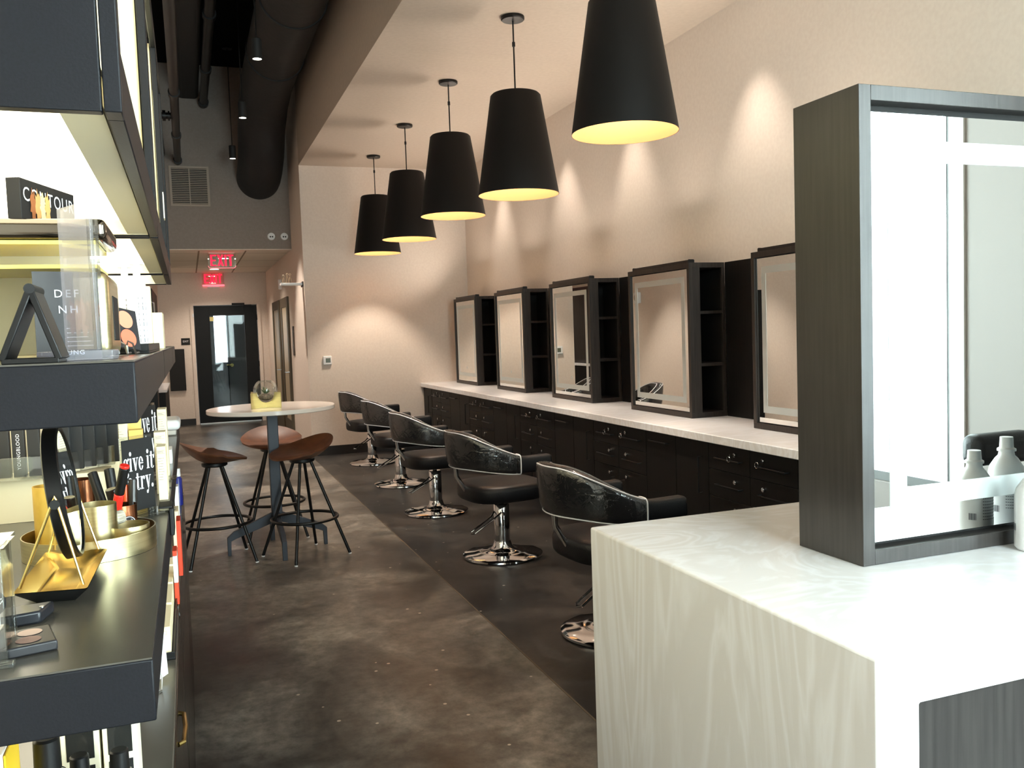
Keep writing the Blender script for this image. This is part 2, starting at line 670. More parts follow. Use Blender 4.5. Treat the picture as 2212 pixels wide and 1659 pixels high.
def print_lines(b, o, u, v, wdt, rows, pitch, h=0.0011, off=0.0004, jitter=0.35):
    """rows of tiny unreadable print, as thin bars"""
    o, u, v = Vector(o), Vector(u).normalized(), Vector(v).normalized()
    for r in range(rows):
        x1 = wdt * (1 - random.random() * jitter)
        y = -r * pitch
        put_polys(b, rect2(0, x1, y - h, y), o, u, v, off)
    return b

# ------------------------------------------------------------------ the setting
XL, XR, XS = -0.45, 3.53, 1.40      # left wall, right wall, soffit / white wall edge
YF, YW, YH, YB = -1.7, 11.2, 12.39, 16.7
ZN, ZD, ZT = 3.625, 2.714, 5.11     # nook ceiling, corridor ceiling, black ceiling

def wallbox(name, *a, mat=None):
    return structure(B().box(*a).build(name, mat or m_wall, smooth=False))

fl = B().poly([(XL - .1, YF - .1, 0), (XR + .1, YF - .1, 0), (XR + .1, YB + .05, 0), (XL - .1, YB + .05, 0)])
fo = fl.build('floor', m_floor, smooth=False)
fo.data.transform(Matrix.Translation(fo.location))
fo.location = (0, 0, 0)
structure(fo)
wallbox('trim_1', 1.378, 1.386, YF, YW - .02, 0.0, 0.0015, mat=M('seam_strip', (92, 82, 68), 0.4, 0.5))

# long wall at the right, with a window toward the front
rw = B()
WY0, WY1, WZ0, WZ1 = -1.5, 0.07, 0.60, 3.0
rw.box(XR, XR + .14, 2.6, YW + .1, 0, ZN + .2)
structure(rw.build('wall_right', m_wall, smooth=False))
rg = B()
rg.box(XR, XR + .14, WY1, 2.6, 0, ZN + .2)
rg.box(XR, XR + .14, YF - .1, WY0, 0, ZN + .2)
rg.box(XR, XR + .14, WY0, WY1, 0, WZ0)
rg.box(XR, XR + .14, WY0, WY1, WZ1, ZN + .2)
structure(rg.build('wall_side', M('grey_wall_paint', (156, 151, 148), .75), smooth=False))
wallbox('wall_left', XL - .12, XL, YF - .1, YB + .1, 0, ZT + .1)
# front wall with storefront glazing
fw = B()
FX0, FX1, FZ0, FZ1 = 0.90, 2.75, 0.30, 3.35
fw.box(XL - .12, FX0, YF - .14, YF, 0, ZT)
fw.box(FX1, XR + .14, YF - .14, YF, 0, ZT)
fw.box(FX0, FX1, YF - .14, YF, 0, FZ0)
fw.box(FX0, FX1, YF - .14, YF, FZ1, ZT)
structure(fw.build('wall_front', m_wall, smooth=False))

def window(name, horiz, a0, a1, z0, z1, pos, depth, muntins):
    m_frame = M('window_frame_grey', (96, 98, 98), 0.45, 0.3)
    b = B()
    def bar(u0, u1, w0, w1, d0=0.0, d1=depth):
        if horiz:
            b.box(u0, u1, pos - d1, pos - d0, w0, w1)
        else:
            b.box(pos + d0, pos + d1, u0, u1, w0, w1)
    t = 0.05
    bar(a0, a0 + t, z0, z1)
    bar(a1 - t, a1, z0, z1)
    bar(a0 + t, a1 - t, z0, z0 + t)
    bar(a0 + t, a1 - t, z1 - t, z1)
    for mu in muntins:
        bar(mu - .025, mu + .025, z0 + t, z1 - t)
    o = structure(b.build(name, m_frame, smooth=False))
    g = B()
    mid = depth / 2
    if horiz:
        g.box(a0 + t, a1 - t, pos - mid - .003, pos - mid + .003, z0 + t, z1 - t)
    else:
        g.box(pos + mid - .003, pos + mid + .003, a0 + t, a1 - t, z0 + t, z1 - t)
    ORG[o.name] = tuple(o.location)
    g.build('window_pane', m_glass, o, smooth=False)
    s = B()
    if not horiz:
        s.box(pos + .012, pos + .03, a1 - t - .018, a1 - t, z0 + t, z1 - t)
        s.build('window_gasket', m_blackmatte, o, smooth=False)
    return o
window('window_1', True, FX0, FX1, FZ0, FZ1, YF - .02, .07, [1.46, 2.04])
window('window_2', False, WY0, WY1, WZ0, WZ1, XR + .03, .07, [-0.75])
# white casing beside the side window
structure(B().box(XR - .012, XR, WY1 - .002, WY1 + .085, WZ0 - .08, WZ1 + .08).build('trim_2', M('white_trim', (240, 240, 240), 0.4), smooth=False))
# house with lapped siding across the yard
sd = B().box(7.5, 9.5, -9.0, -1.2, -.5, 3.4).build('siding_house', m_siding, smooth=False)
tag(sd, 'white lapped siding house seen through the side window in the near mirror', 'building')

# white end wall of the styling nook, header, soffit, ceilings
wallbox('wall_far', XS, XR + .14, YW, YW + .14, 0, ZT)
wallbox('wall_corridor', XS, XS + .14, YW + .14, YB, 0, ZT)
so = B().box(XS, XS + .12, YF, YW, ZN + .0005, ZT)
structure(so.build('wall_soffit', m_ceil, smooth=False))
wallbox('ceiling', XS + .0005, XR + .14, YF, YW, ZN, ZN + .1, mat=m_ceil)
wallbox('ceiling_black', XL, XS, YF, YH + .1, ZT, ZT + .1, mat=m_blackceil)
wallbox('wall_header', XL, XS, YH, YH + .12, ZD, ZT, mat=m_wallshade)
dc = B().box(XL, XS, YH + .12, YB, ZD, ZD + .05).build('ceiling_drop', m_tile, smooth=False)
structure(dc)
hl = wallbox('trim_3', XL, XS, YH - .004, YH + .12, ZD - .012, ZD, mat=m_wall)

DX0, DX1, DZ = 0.125, 1.215, 2.135
bw = B()
bw.box(XL - .1, DX0, YB, YB + .14, 0, ZD + .1)
bw.box(DX1, XS + .1, YB, YB + .14, 0, ZD + .1)
bw.box(DX0, DX1, YB, YB + .14, DZ, ZD + .1)
structure(bw.build('wall_back', m_wall, smooth=False))
wallbox('baseboard_back', XL, 0.065, YB - .015, YB, 0, .115, mat=m_base)
wallbox('baseboard_far', XS - .012, 2.93, YW - .016, YW, 0, .115, mat=m_base)
wallbox('baseboard_corridor', XS - .014, XS, YW - .012, 12.95, 0, .115, mat=m_base)

# door casing and exit door
cs = B()
cs.box(0.065, DX0, YB - .02, YB, 0, DZ + .05)
cs.box(DX1, 1.275, YB - .02, YB, 0, DZ + .05)
cs.box(DX0, DX1, YB - .02, YB, DZ, DZ + .05)
structure(cs.build('trim_4', m_wall, smooth=False))
d1 = B()
lx0, lx1, lz1 = 0.135, 1.205, 2.12
gx0, gx1, gz0, gz1 = 0.386, 0.985, 0.30, 1.945
d1.box(lx0, gx0, YB + .01, YB + .055, .02, lz1)
d1.box(gx1, lx1, YB + .01, YB + .055, .02, lz1)
d1.box(gx0, gx1, YB + .01, YB + .055, .02, gz0)
d1.box(gx0, gx1, YB + .01, YB + .055, gz1, lz1)
door = structure(d1.build('door_1', M('black_door_paint', (9, 9, 10), 0.5, spec=.3), bevel=.003))
ORG[door.name] = tuple(door.location)
B().box(gx0, gx1, YB + .03, YB + .036, gz0, gz1).build('door_pane', clear('door_glass', (200, 206, 206), .012, .02), door, smooth=False)
B().box(gx0 + .005, gx0 + .075, YB + .026, YB + .0295, gz1 - .095, gz1 - .02).build('sticker', M('yellow_note', (214, 200, 130), .7), door, smooth=False)
b = B()
b.box(0.78, 1.0, YB - .03, YB + .012, lz1 + .005, lz1 + .045)
b.box(0.98, 1.12, YB - .035, YB - .02, lz1 - .01, lz1 + .012)
b.build('door_closer', m_blackmatte, door, bevel=.003)
for hz in (.25, 1.05, 1.9):
    B().box(lx1 - .005, lx1 + .012, YB - .012, YB + .012, hz - .05, hz + .05).build('hinge', m_blackmatte, door, bevel=.002)
B().box(0.10, 0.125, YB - .03, YB - .02, 1.93, 1.99).build('door_sensor', m_white, door, bevel=.002)
B().box(lx0, lx1, YB - .01, YB + .09, 0, .02).build('threshold', m_steel, door, bevel=.003)

# lobby behind the glass of the exit door
m_lobby = M('lobby_grey', (96, 98, 98), 0.7)
wallbox('floor_lobby', -.2, 1.7, YB + .05, 19.0, -.02, 0.0, mat=M('lobby_floor', (70, 70, 70), .4))
wallbox('wall_lobby_left', -.3, -.2, YB + .14, 19.0, 0, 2.7, mat=m_lobby)
wallbox('wall_lobby_right', 1.7, 1.8, YB + .14, 19.0, 0, 2.7, mat=m_lobby)
wallbox('ceiling_lobby', -.3, 1.8, YB + .14, 19.0, 2.7, 2.8, mat=m_lobby)
lb = B()
lb.box(-.2, .50, 18.4, 18.5, 0, 2.7)
lb.box(.50, .73, 18.4, 18.5, 0, 1.06)
lb.box(.50, .73, 18.4, 18.5, 2.05, 2.7)
lb.box(.73, 1.7, 18.4, 18.5, 0, 2.7)
structure(lb.build('wall_lobby_back', m_lobby, smooth=False))
d2 = structure(B().box(.74, 1.5, 18.37, 18.4, 0, 1.85).build('door_2', M('dark_olive_door', (46, 44, 40), .4), bevel=.003))
ORG[d2.name] = tuple(d2.location)
b = B().cyl((.80, 18.37, 1.0), (.80, 18.33, 1.0), .035).tube([(.80, 18.335, 1.0), (.70, 18.33, 1.0)], .011)
b.build('door_lever', m_brass, d2)
b = B().box(-2.0, 3.0, 20.0, 20.2, 0, 4.0)
o = b.build('siding_wall', m_siding, smooth=False)
tag(o, 'white sided wall outdoors seen in the tall strip of the exit door glass', 'building')

# glazed olive doors on the corridor side
for i, (y0, y1) in enumerate(((13.05, 14.05), (14.28, 15.42))):
    b = B()
    x0, x1 = XS - .03, XS + .001
    t = .16
    b.box(x0, x1, y0, y0 + t, 0, 2.1)
    b.box(x0, x1, y1 - t, y1, 0, 2.1)
    b.box(x0, x1, y0 + t, y1 - t, 1.96, 2.1)
    b.box(x0, x1, y0 + t, y1 - t, 0, .28)
    dd = structure(b.build('door_%d' % (i + 3), M('olive_door', (88, 78, 60), .5), bevel=.003))
    ORG[dd.name] = tuple(dd.location)
    B().box(x0 + .012, x0 + .018, y0 + t, y1 - t, .28, 1.96).build('door_pane', M('frosted_pane', (198, 180, 150), .35), dd, smooth=False)
    b = B().tube([(x0, y0 + .08, 1.0), (x0 - .05, y0 + .08, 1.0), (x0 - .05, y0 + .18, 1.0)], .01)
    b.build('door_lever', m_steel, dd)

# ------------------------------------------------------------------ pendants
PX = 2.19
PEND = [  # y, bottom z, label
    (4.13, 2.50, 'huge black cone pendant lamp nearest the camera, its top cut off by the picture edge'),
    (5.70, 2.425, 'black cone pendant lamp with a full cord, next behind the nearest one'),
    (7.28, 2.49, 'middle black cone pendant lamp of the row of five'),
    (8.87, 2.465, 'black cone pendant lamp half covering the farthest one'),
    (10.47, 2.47, 'smallest looking black cone pendant lamp, closest to the white end wall'),
]
def make_pendant(y, zb, label):
    H = 0.68
    t = thing('pendant_lamp', label, 'pendant lamp', (PX, y, zb), 'cone pendant lamps')
    B().lathe(PX, y, [(.001, ZN - .001), (.078, ZN - .001), (.08, ZN - .006), (.08, ZN - .02), (.074, ZN - .026), (.012, ZN - .03), (.001, ZN - .03)], 40).build('canopy', m_black, t)
    b = B().cyl((PX, y, zb + H - .02), (PX, y, ZN - .02), .0055, seg=10)
    b.cyl((PX, y, ZN - .20), (PX, y, ZN - .17), .011, seg=10)
    b.build('cord', m_black, t)
    b = B()
    r0, r1 = .278, .172
    b.openlathe(PX, y, [(r0, zb), (r1, zb + H - .012), (r1 - .012, zb + H), (.02, zb + H)], 72)
    sh = b.build('lamp_shade', m_shade, t)
    b = B()
    b.openlathe(PX, y, [(r0, zb), (r0 - .003, zb + .0005), (r1 - .005, zb + H - .02), (.02, zb + H - .02)], 72)
    b.build('shade_lining', m_gold, sh)['label'] = 'gold lining'
    b = B().sphere((PX, y, zb + H - .2), .045).cyl((PX, y, zb + H - .16), (PX, y, zb + H - .02), .025)
    b.build('bulb', m_bulb, t)
    lamp('pendant_light', 'POINT', (PX, y, zb + H - .27), LAMP_PENDANT, WARM, t, shadow_soft_size=.05)
for a in PEND:
    make_pendant(*a)

# ------------------------------------------------------------------ recessed wall washers beside the long wall
for i, y in enumerate((9.72, 7.87, 6.5, 4.82)):
    nm = ['the farthest pendant row end', 'the middle pendant', 'the nearest pendant', 'the island side'][i]
    t = thing('recessed_downlight', 'small recessed ceiling wall washer hidden behind ' + nm, 'downlight', (3.13, y, ZN), 'recessed wall washers')
    B().lathe(3.13, y, [(.03, ZN - .001), (.05, ZN - .001), (.05, ZN - .005), (.034, ZN - .006), (.03, ZN - .001)], 28).build('trim_ring', m_white, t)
    B().lathe(3.13, y, [(.001, ZN - .0012), (.03, ZN - .0012), (.03, ZN - .0022), (.001, ZN - .0022)], 24).build('lamp_lens', m_lamp, t)
    lamp('wash_light', 'SPOT', (3.13, y, ZN - .02), LAMP_WASH, WARM2, t, (0, rad(-12), 0), spot_size=rad(56), spot_blend=1.0, shadow_soft_size=.03)

# ------------------------------------------------------------------ long counter, base units
CX = 2.87
cb = B().box(2.83, XR - .002, 1.2 + 1.3, YW - .002, .80, .85)
tag(cb.build('worktop', m_quartz, bevel=.004), 'long white stone worktop running along the right wall under the mirrors', 'worktop')

def unit_body(t, y0, y1):
    b = B()
    b.box(CX + .02, XR - .004, y0, y1, .10, .798)
    b.box(CX + .07, XR - .004, y0, y1, 0, .10)
    b.build('carcass', m_cab, t, smooth=False)

def pull_h(b, y0, y1, z):
    b.tube([(CX + .001, y0, z), (CX - .028, y0, z), (CX - .028, y1, z), (CX + .001, y1, z)], .005, 8)

def pull_v(b, y, z0, z1):
    b.tube([(CX + .001, y, z0), (CX - .028, y, z0), (CX - .028, y, z1), (CX + .001, y, z1)], .005, 8)

def drawer_unit(y0, y1, lock_y, keyed, label):
    t = thing('drawer_unit', label, 'drawer cabinet', (CX, (y0 + y1) / 2, 0), 'drawer units under the long worktop')
    unit_body(t, y0, y1)
    for k, (z0, z1) in enumerate(((.642, .795), (.482, .639), (.104, .479))):
        d = B().box(CX, CX + .02, y0 + .002, y1 - .002, z0, z1).build('drawer', m_cab, t, bevel=.0015)
        zl = z1 - .045
        b = B()
        if k < 2:
            pull_h(b, y0 + .07, y1 - .10, zl - .035)
        else:
            pull_v(b, lock_y + (.05 if lock_y > (y0 + y1) / 2 else -.05), zl - .26, zl - .03)
        b.build('handle', m_black, d)
        b = B().cyl((CX + .002, lock_y, zl), (CX - .014, lock_y, zl), .012, seg=16)
        b.cyl((CX - .014, lock_y, zl), (CX - .018, lock_y, zl), .007, seg=12)
        b.build('lock', m_chrome, d)
        if k == 0:
            b = B().box(CX - .042, CX - .018, lock_y - .0015, lock_y + .0015, zl - .006, zl + .006)
            pts = [(CX - .05, lock_y + .016 * cos(2 * pi * q / 14), zl - .02 + .016 * sin(2 * pi * q / 14)) for q in range(14)]
            b.tube(pts, .0016, 6, closed=True)
            b.build('key', m_chrome, d)

def door_unit(y0, y1, vertical, label):
    t = thing('base_cabinet', label, 'cabinet', (CX, (y0 + y1) / 2, 0), 'door cabinets under the long worktop')
    unit_body(t, y0, y1)
    d = B().box(CX, CX + .02, y0 + .002, y1 - .002, .104, .795).build('door', m_cab, t, bevel=.0015)
    b = B()
    if vertical:
        pull_v(b, y0 + .07, .48, .70)
    else:
        pull_h(b, y0 + .08, y1 - .08, .735)
    b.build('handle', m_black, d)

CEN = [10.38, 8.80, 7.22, 5.64, 4.06]
ORDW = ['the mirror nearest the end wall', 'the second mirror from the end wall', 'the middle wall mirror',
        'the largest full wall mirror', 'the half hidden wall mirror']
door_unit(10.80, YW - .004, True, 'dark cabinet door with upright pull in the corner by the white end wall')
for c, w_ in zip(CEN, ORDW):
    drawer_unit(c, c + .41, c + .13, True, 'far drawer stack below ' + w_)
    drawer_unit(c - .41, c, c - .13, True, 'near drawer stack below ' + w_)
    door_unit(c - .795, c - .412, False, 'dark cabinet with flat top pull, below ' + w_)
    if c > 4.1:
        door_unit(c - 1.168, c - .797, True, 'dark cabinet with upright pull, camera end below ' + w_)
    else:
        door_unit(2.52, c - .797, True, 'dark end cabinet of the long run hidden behind the white island')

# ------------------------------------------------------------------ styling stations on the long worktop
ZS0, ZS1 = .851, 1.915
def station(c, label):
    SX, D = 3.215, 3.497
    y0, y1 = c - .44, c + .44
    t = thing('mirror_cabinet', label, 'mirror cabinet', (SX, c, ZS0), 'mirror cabinets along the right wall')
    b = B()
    th = .03
    b.box(SX, D, y0, y1, ZS0, ZS0 + .035)
    b.box(SX, D, y0, y1, ZS1 - .035, ZS1)
    b.box(SX, D, y1 - th, y1, ZS0 + .035, ZS1 - .035)             # far side
    b.box(SX, SX + .022, y0, y0 + th, ZS0 + .035, ZS1 - .035)     # front stile strip
    b.box(SX + .022, SX + .085, y0, y0 + .02, ZS0 + .035, ZS1 - .035)
    b.box(D - .022, D, y0, y0 + .02, ZS0 + .035, ZS1 - .035)
    body = b.build('cabinet_body', m_wood, t, bevel=.001)
    b = B()
    b.box(SX + .022, D, y0 + .30, y0 + .32, ZS0 + .035, ZS1 - .035)
    b.box(SX + .022, SX + .03, y0 + .02, y1 - th, ZS0 + .035, ZS1 - .035)
    b.box(D - .008, D, y0 + .02, y1 - th, ZS0 + .035, ZS1 - .035)
    for zz in range(6):
        for xx in (SX + .115, D - .05):
            for q in range(3):
                b.box(xx - .002, xx + .002, y0 + .297, y0 + .30, ZS0 + .15 + zz * .15 + q * .02, ZS0 + .154 + zz * .15 + q * .02)
    b.build('cubby_lining', m_inner, t, smooth=False)
    for z in (1.215, 1.575):
        B().box(SX + .03, D - .008, y0 + .004, y0 + .30, z - .01, z + .01).build('shelf', m_wood, t, bevel=.001)
    mz0, mz1 = ZS0 + .035, ZS1 - .035
    my0, my1 = y0 + th, y1 - th
    b = B().box(SX + .012, SX + .018, my0 + .006, my1 - .006, mz0 + .006, mz1 - .006)
    mi = b.build('mirror', m_mirror, t, smooth=False)
    b = B()
    i0, w2 = .055, .042
    a0, a1, c0, c1 = my0 + i0, my1 - i0, mz0 + i0 + .01, mz1 - i0
    x0, x1 = SX + .0112, SX + .0121
    b.box(x0, x1, a0, a1, c0, c0 + w2)
    b.box(x0, x1, a0, a1, c1 - w2, c1)
    b.box(x0, x1, a0, a0 + w2, c0 + w2, c1 - w2)
    b.box(x0, x1, a1 - w2, a1, c0 + w2, c1 - w2)
    b.build('frosted_border', m_frost, mi, smooth=False)
    pts = [(SX + .0115, c + .012 * cos(2 * pi * q / 18), mz0 + .17 + .012 * sin(2 * pi * q / 18)) for q in range(18)]
    B().tube(pts, .0012, 5, closed=True).build('touch_switch', m_frost, mi)
def ceiling_fill(c, k, label):  # added fixture, put on the cabinets only to brighten ceiling and walls
    x0, x1, z = 3.235, 3.285, ZS1 + .001
    t = thing('fill_uplight', label, 'uplight', (3.26, c, z), 'added fill uplights on the mirror cabinets')
    b = B().box(x0, x1, c - .40, c + .40, z, z + .006).box(x0, x0 + .004, c - .40, c + .40, z + .006, z + .02).box(x1 - .004, x1, c - .40, c + .40, z + .006, z + .02)
    b.box(x0 + .004, x1 - .004, c - .40, c - .396, z + .006, z + .024).box(x0 + .004, x1 - .004, c + .396, c + .40, z + .006, z + .024)
    b.build('housing', m_black, t, smooth=False)
    B().box(x0 + .005, x1 - .005, c - .395, c + .395, z + .0065, z + .011).build('diffuser', M('fill_diffuser', (255, 236, 200), .5, emit=(255, 224, 180), estr=3.0), t, smooth=False)
    lamp('fill_beam', 'AREA', (3.25, c, z + .022), LAMP_UPFILL * k, WARM2, t, (rad(180), rad(-40), 0), shape='RECTANGLE', size=.04, size_y=.70, spread=rad(150))
for c, w_ in zip(CEN, ORDW):
    ceiling_fill(c, 0.8 if c > 10 else 1.0, 'added black fill uplight on top of ' + w_)
ST = ['dark wood mirror cabinet closest to the white end wall, mirror showing only cream wall',
      'second dark wood mirror cabinet from the white end wall, mirror showing cream wall',
      'dark wood mirror cabinet whose mirror reflects the white wall thermostat',
      'largest fully visible dark wood mirror cabinet, mirror showing a tan wall and chair back',
      'dark wood mirror cabinet on the long worktop partly hidden by the island cabinet']
for c, l_ in zip(CEN, ST):
    station(c, l_)
PL = ['dark back panel on the right wall in the corner beyond the farthest mirror cabinet',
      'dark back panel between the two farthest wall mirror cabinets',
      'dark back panel between the second and third wall mirror cabinets',
      'dark back panel just beyond the largest full wall mirror cabinet',
      'dark back panel with outlet between the largest mirror cabinet and the half hidden one']
for i, c in enumerate(CEN[1:]):
    y0, y1 = c + .441, CEN[i] - .441
    b = B().box(XR - .03, XR - .001, y0, y1, ZS0, ZS1)
    t = thing('back_panel', PL[i + 1], 'wall panel', (XR - .015, (y0 + y1) / 2, ZS0), 'dark back panels between mirror cabinets')
    b.build('panel', m_cab, t, smooth=False)
    b = B().box(XR - .036, XR - .03, y0 + .10, y0 + .18, 1.05, 1.17)
    ol = b.build('outlet', m_blackmatte, t, bevel=.002)
    b = B()
    for dy in (.122, .158):
        for z in (1.085, 1.135):
            b.cyl((XR - .036, y0 + dy, z), (XR - .0375, y0 + dy, z), .006, seg=10)
    b.build('socket', m_steel, ol)

# ------------------------------------------------------------------ salon chairs
def make_chair():
    t = thing('salon_chair', 'chair', 'salon chair', (0, 0, 0), 'salon chairs along the long worktop', local=True)
    kw = dict(local=True)
    # base, column
    b = B().lathe(0, 0, [(.001, .0), (.262, .0), (.268, .006), (.266, .016), (.245, .024), (.19, .027), (.165, .034), (.15, .034), (.11, .038), (.082, .048), (.064, .07), (.056, .10), (.001, .10)], 64)
    b.build('base', m_chrome, t, **kw)
    b = B().lathe(0, 0, [(.001, .09), (.05, .09), (.052, .1), (.052, .345), (.047, .352), (.001, .352)], 40)
    b.build('column', m_chrome, t, **kw)
    b = B().cyl((0, 0, .345), (0, 0, .40), .018, seg=16).box(-.14, .14, -.12, .12, .385, .402)
    b.build('seat_mount', m_black, t, **kw)
    # pump lever: U of chrome wire
    b = B().tube([(-.03, -.055, .30), (-.10, -.085, .27), (-.27, -.15, .21), (-.285, -.13, .208), (-.275, -.105, .212), (-.10, -.04, .275), (-.03, .02, .31)], .006, 8)
    b.cyl((-.01, -.07, .29), (-.01, .07, .29), .011, seg=12)
    b.build('pump_lever', m_chrome, t, **kw)
    # seat cushion: superellipse slab
    def sup(a, bb, n=3.2, m=44):
        o = []
        for k in range(m):
            th = 2 * pi * k / m
            cx, sx = cos(th), sin(th)
            o.append((a * math.copysign(abs(cx) ** (2 / n), cx), bb * math.copysign(abs(sx) ** (2 / n), sx)))
        return o
    b = B()
    rings = [(.86, .395), (.95, .40), (.99, .415), (1.0, .44), (1.0, .47), (.985, .49), (.94, .502), (.8, .508), (.4, .512), (.05, .513)]
    base = sup(.265, .26)
    vs, fs = [], []
    m = len(base)
    for s, z in rings:
        vs += [(x * s, y * s, z) for x, y in base]
    for k in range(len(rings) - 1):
        for i in range(m):
            j = (i + 1) % m
            fs.append((k * m + i, k * m + j, (k + 1) * m + j, (k + 1) * m + i))
    fs += [tuple(range(m))[::-1], tuple(range((len(rings) - 1) * m, len(rings) * m))]
    b.add(vs, fs)
    b.build('seat', m_leather, t, **kw)
    # wrap-around back: sweep of an upright section along a U path
    R, cxx, arm = .272, -.03, .235
    def path(s):
        """s in -1..1 : from the near arm end round the rear to the far arm end; returns point, outward normal, rear-ness"""
        La = arm + abs(cxx)
        Lc = pi * R
        L = 2 * La + Lc
        d = (s + 1) / 2 * L
        if d < La:
            p, nn = (arm - d, -R), (0, -1)
        elif d < La + Lc:
            a = (d - La) / R
            ang = -pi / 2 - a
            p, nn = (cxx + R * cos(ang), R * sin(ang)), (cos(ang), sin(ang))
        else:
            dd = d - La - Lc
            p, nn = (cxx + dd, R), (0, 1)
        return p, nn, abs(d - L / 2)
    def sm(a, b_, x):
        x = max(0, min(1, (x - a) / (b_ - a)))
        return x * x * (3 - 2 * x)
    def heights(d):
        k = sm(.06, .52, d)
        return .622 - .036 * sm(.1, .5, d), .862 - .168 * k
    def sweep(s0, s1, n, grow, prof_bulge=0.0, closed_ends=True, th=.036, zgrow=0.0, thin=False):
        vs, fs = [], []
        prof = []
        m = 20
        for q in range(m):
            a = 2 * pi * q / m
            cx_, sx_ = cos(a), sin(a)
            prof.append((math.copysign(abs(cx_) ** .55, cx_), math.copysign(abs(sx_) ** .4, sx_)))
        for i in range(n + 1):
            s = s0 + (s1 - s0) * i / n
            p, nn, d = path(s)
            zb, zt = heights(d)
            zb, zt = zb - zgrow, zt + zgrow
            zc, hh = (zb + zt) / 2, (zt - zb) / 2
            tt = th + grow + prof_bulge * sm(.5, .62, d)
            e = 1.0
            for (pu, pv) in prof:
                lean = .03 * sm(.55, 0, d) * ((zc + pv * hh - .57) / .29)
                off = pu * tt + lean
                vs.append((p[0] + nn[0] * off, p[1] + nn[1] * off, zc + pv * hh))
        for i in range(n):
            for q in range(m):
                q2 = (q + 1) % m
                fs.append((i * m + q, i * m + q2, (i + 1) * m + q2, (i + 1) * m + q))
        if closed_ends:
            fs += [tuple(range(m))[::-1], tuple(range(n * m, (n + 1) * m))]
        return vs, fs, m
    SA = .62
    vs, fs, m = sweep(-SA, SA, 60, 0)
    B().add(vs, fs).build('backrest', m_leather, t, bevel=.004, **kw)
    for sg in (-1, 1):
        vs, fs, m = sweep(sg * .995, sg * SA, 12, .001, .003)
        # round the front end of the arm
        B().add(vs, fs).build('armrest', m_leather, t, bevel=.022, seg=4, **kw)
    # clear plastic cover with welded edges
    vs, fs, m = sweep(-.655, .655, 56, .007, 0, False, zgrow=.006)
    cov = B().add(vs, fs).build('plastic_cover', m_plastic, t, **kw)
    b = B()
    n = 56
    def row(q):
        return [vs[i * m + q] for i in range(n + 1)]
    for q in (3, 7, 17, 13):
        b.tube(row(q), .0034, 6)
    for i in (0, n):
        b.tube([vs[i * m + q] for q in range(m)], .0042, 6, closed=True)
    b.build('cover_edge', m_piping, cov, **kw)
    # chrome struts carrying the back
    B().tube([(-.10, 0, .395), (-.215, 0, .405), (-.315, 0, .565), (-.322, 0, .66)], .015, 10).build('strut', m_chrome, t, **kw)
    return t
CH = [(1.90, 3.83, 6, 'black salon chair nearest the camera, its seat cut off by the white island'),
      (1.90, 5.47, 7, 'black salon chair in a clear cover, next behind the one beside the island'),
      (1.88, 7.07, 6, 'middle black salon chair of the row of five'),
      (1.93, 8.58, 8, 'black salon chair second from the white end wall'),
      (1.96, 10.18, 14, 'smallest looking black salon chair, closest to the white end wall')]
pc = make_chair()
for i, (x, y, r, l_) in enumerate(CH):
    place(pc, i > 0, (x, y, 0), rad(r), l_)

# shampoo chair with a headrest, seen in the island mirror
def headrest_chair():
    x, y = 2.86, .72
    t = thing('shampoo_chair', 'black chair with a padded headrest, seen only in the island mirror', 'salon chair', (x, y, 0))
    B().lathe(x, y, [(.001, 0), (.26, 0), (.262, .015), (.1, .04), (.05, .08), (.045, .40), (.001, .40)], 40).build('base', m_chrome, t)
    B().box(x - .26, x + .26, y - .25, y + .25, .40, .52).build('seat', m_leather, t, bevel=.04, seg=4)
    B().box(x - .28, x + .28, y + .16, y + .27, .50, .86).build('backrest', m_leather, t, bevel=.035, seg=4)
    for s in (-1, 1):
        B().box(x + s * .27 - .04, x + s * .27 + .04, y - .2, y + .2, .60, .70).build('armrest', m_leather, t, bevel=.03, seg=4)
    b = B()
    for s in (-1, 1):
        b.cyl((x + s * .03, y + .2, .84), (x + s * .03, y + .2, .95), .006, seg=10)
    b.build('headrest_post', m_chrome, t)
    B().box(x - .15, x + .15, y + .15, y + .24, .93, 1.05).build('headrest', m_leather, t, bevel=.035, seg=4)
headrest_chair()

# ------------------------------------------------------------------ bar table, stools, terrarium
TX, TY, TZ = .527, 6.37, 1.022
def bar_table():
    t = thing('bar_table', 'tall round white bar table on a dark pedestal between three brown stools', 'table', (TX, TY, 0))
    B().lathe(TX, TY, [(.001, TZ - .03), (.432, TZ - .03), (.437, TZ - .026), (.437, TZ - .003), (.434, TZ), (.001, TZ)], 96).build('tabletop', m_tabletop, t)
    b = B().box(TX - .036, TX + .036, TY - .036, TY + .036, .2, TZ - .03).box(TX - .15, TX + .15, TY - .15, TY + .15, TZ - .04, TZ - .03)
    b.build('column', m_slate, t, bevel=.004)
    for k in range(4):
        a = rad(k * 90 + 2)
        u = Vector((cos(a), sin(a), 0))
        nrm = Vector((-u.y, u.x, 0))
        prof = [(.03, .275), (.30, .165), (.345, .125), (.345, 0.0), (.322, 0.0), (.318, .10), (.285, .115), (.03, .20)]
        b = B()
        vs = []
        for s in (-1, 1):
            for r_, z in prof:
                p = Vector((TX, TY, 0)) + u * r_ + nrm * s * .016
                vs.append((p.x, p.y, z))
        n = len(prof)
        fs = [tuple(range(n))[::-1], tuple(range(n, 2 * n))] + [(i, (i + 1) % n, n + (i + 1) % n, n + i) for i in range(n)]
        b.add(vs, fs)
        b.build('leg', m_slate, t, bevel=.002)
bar_table()

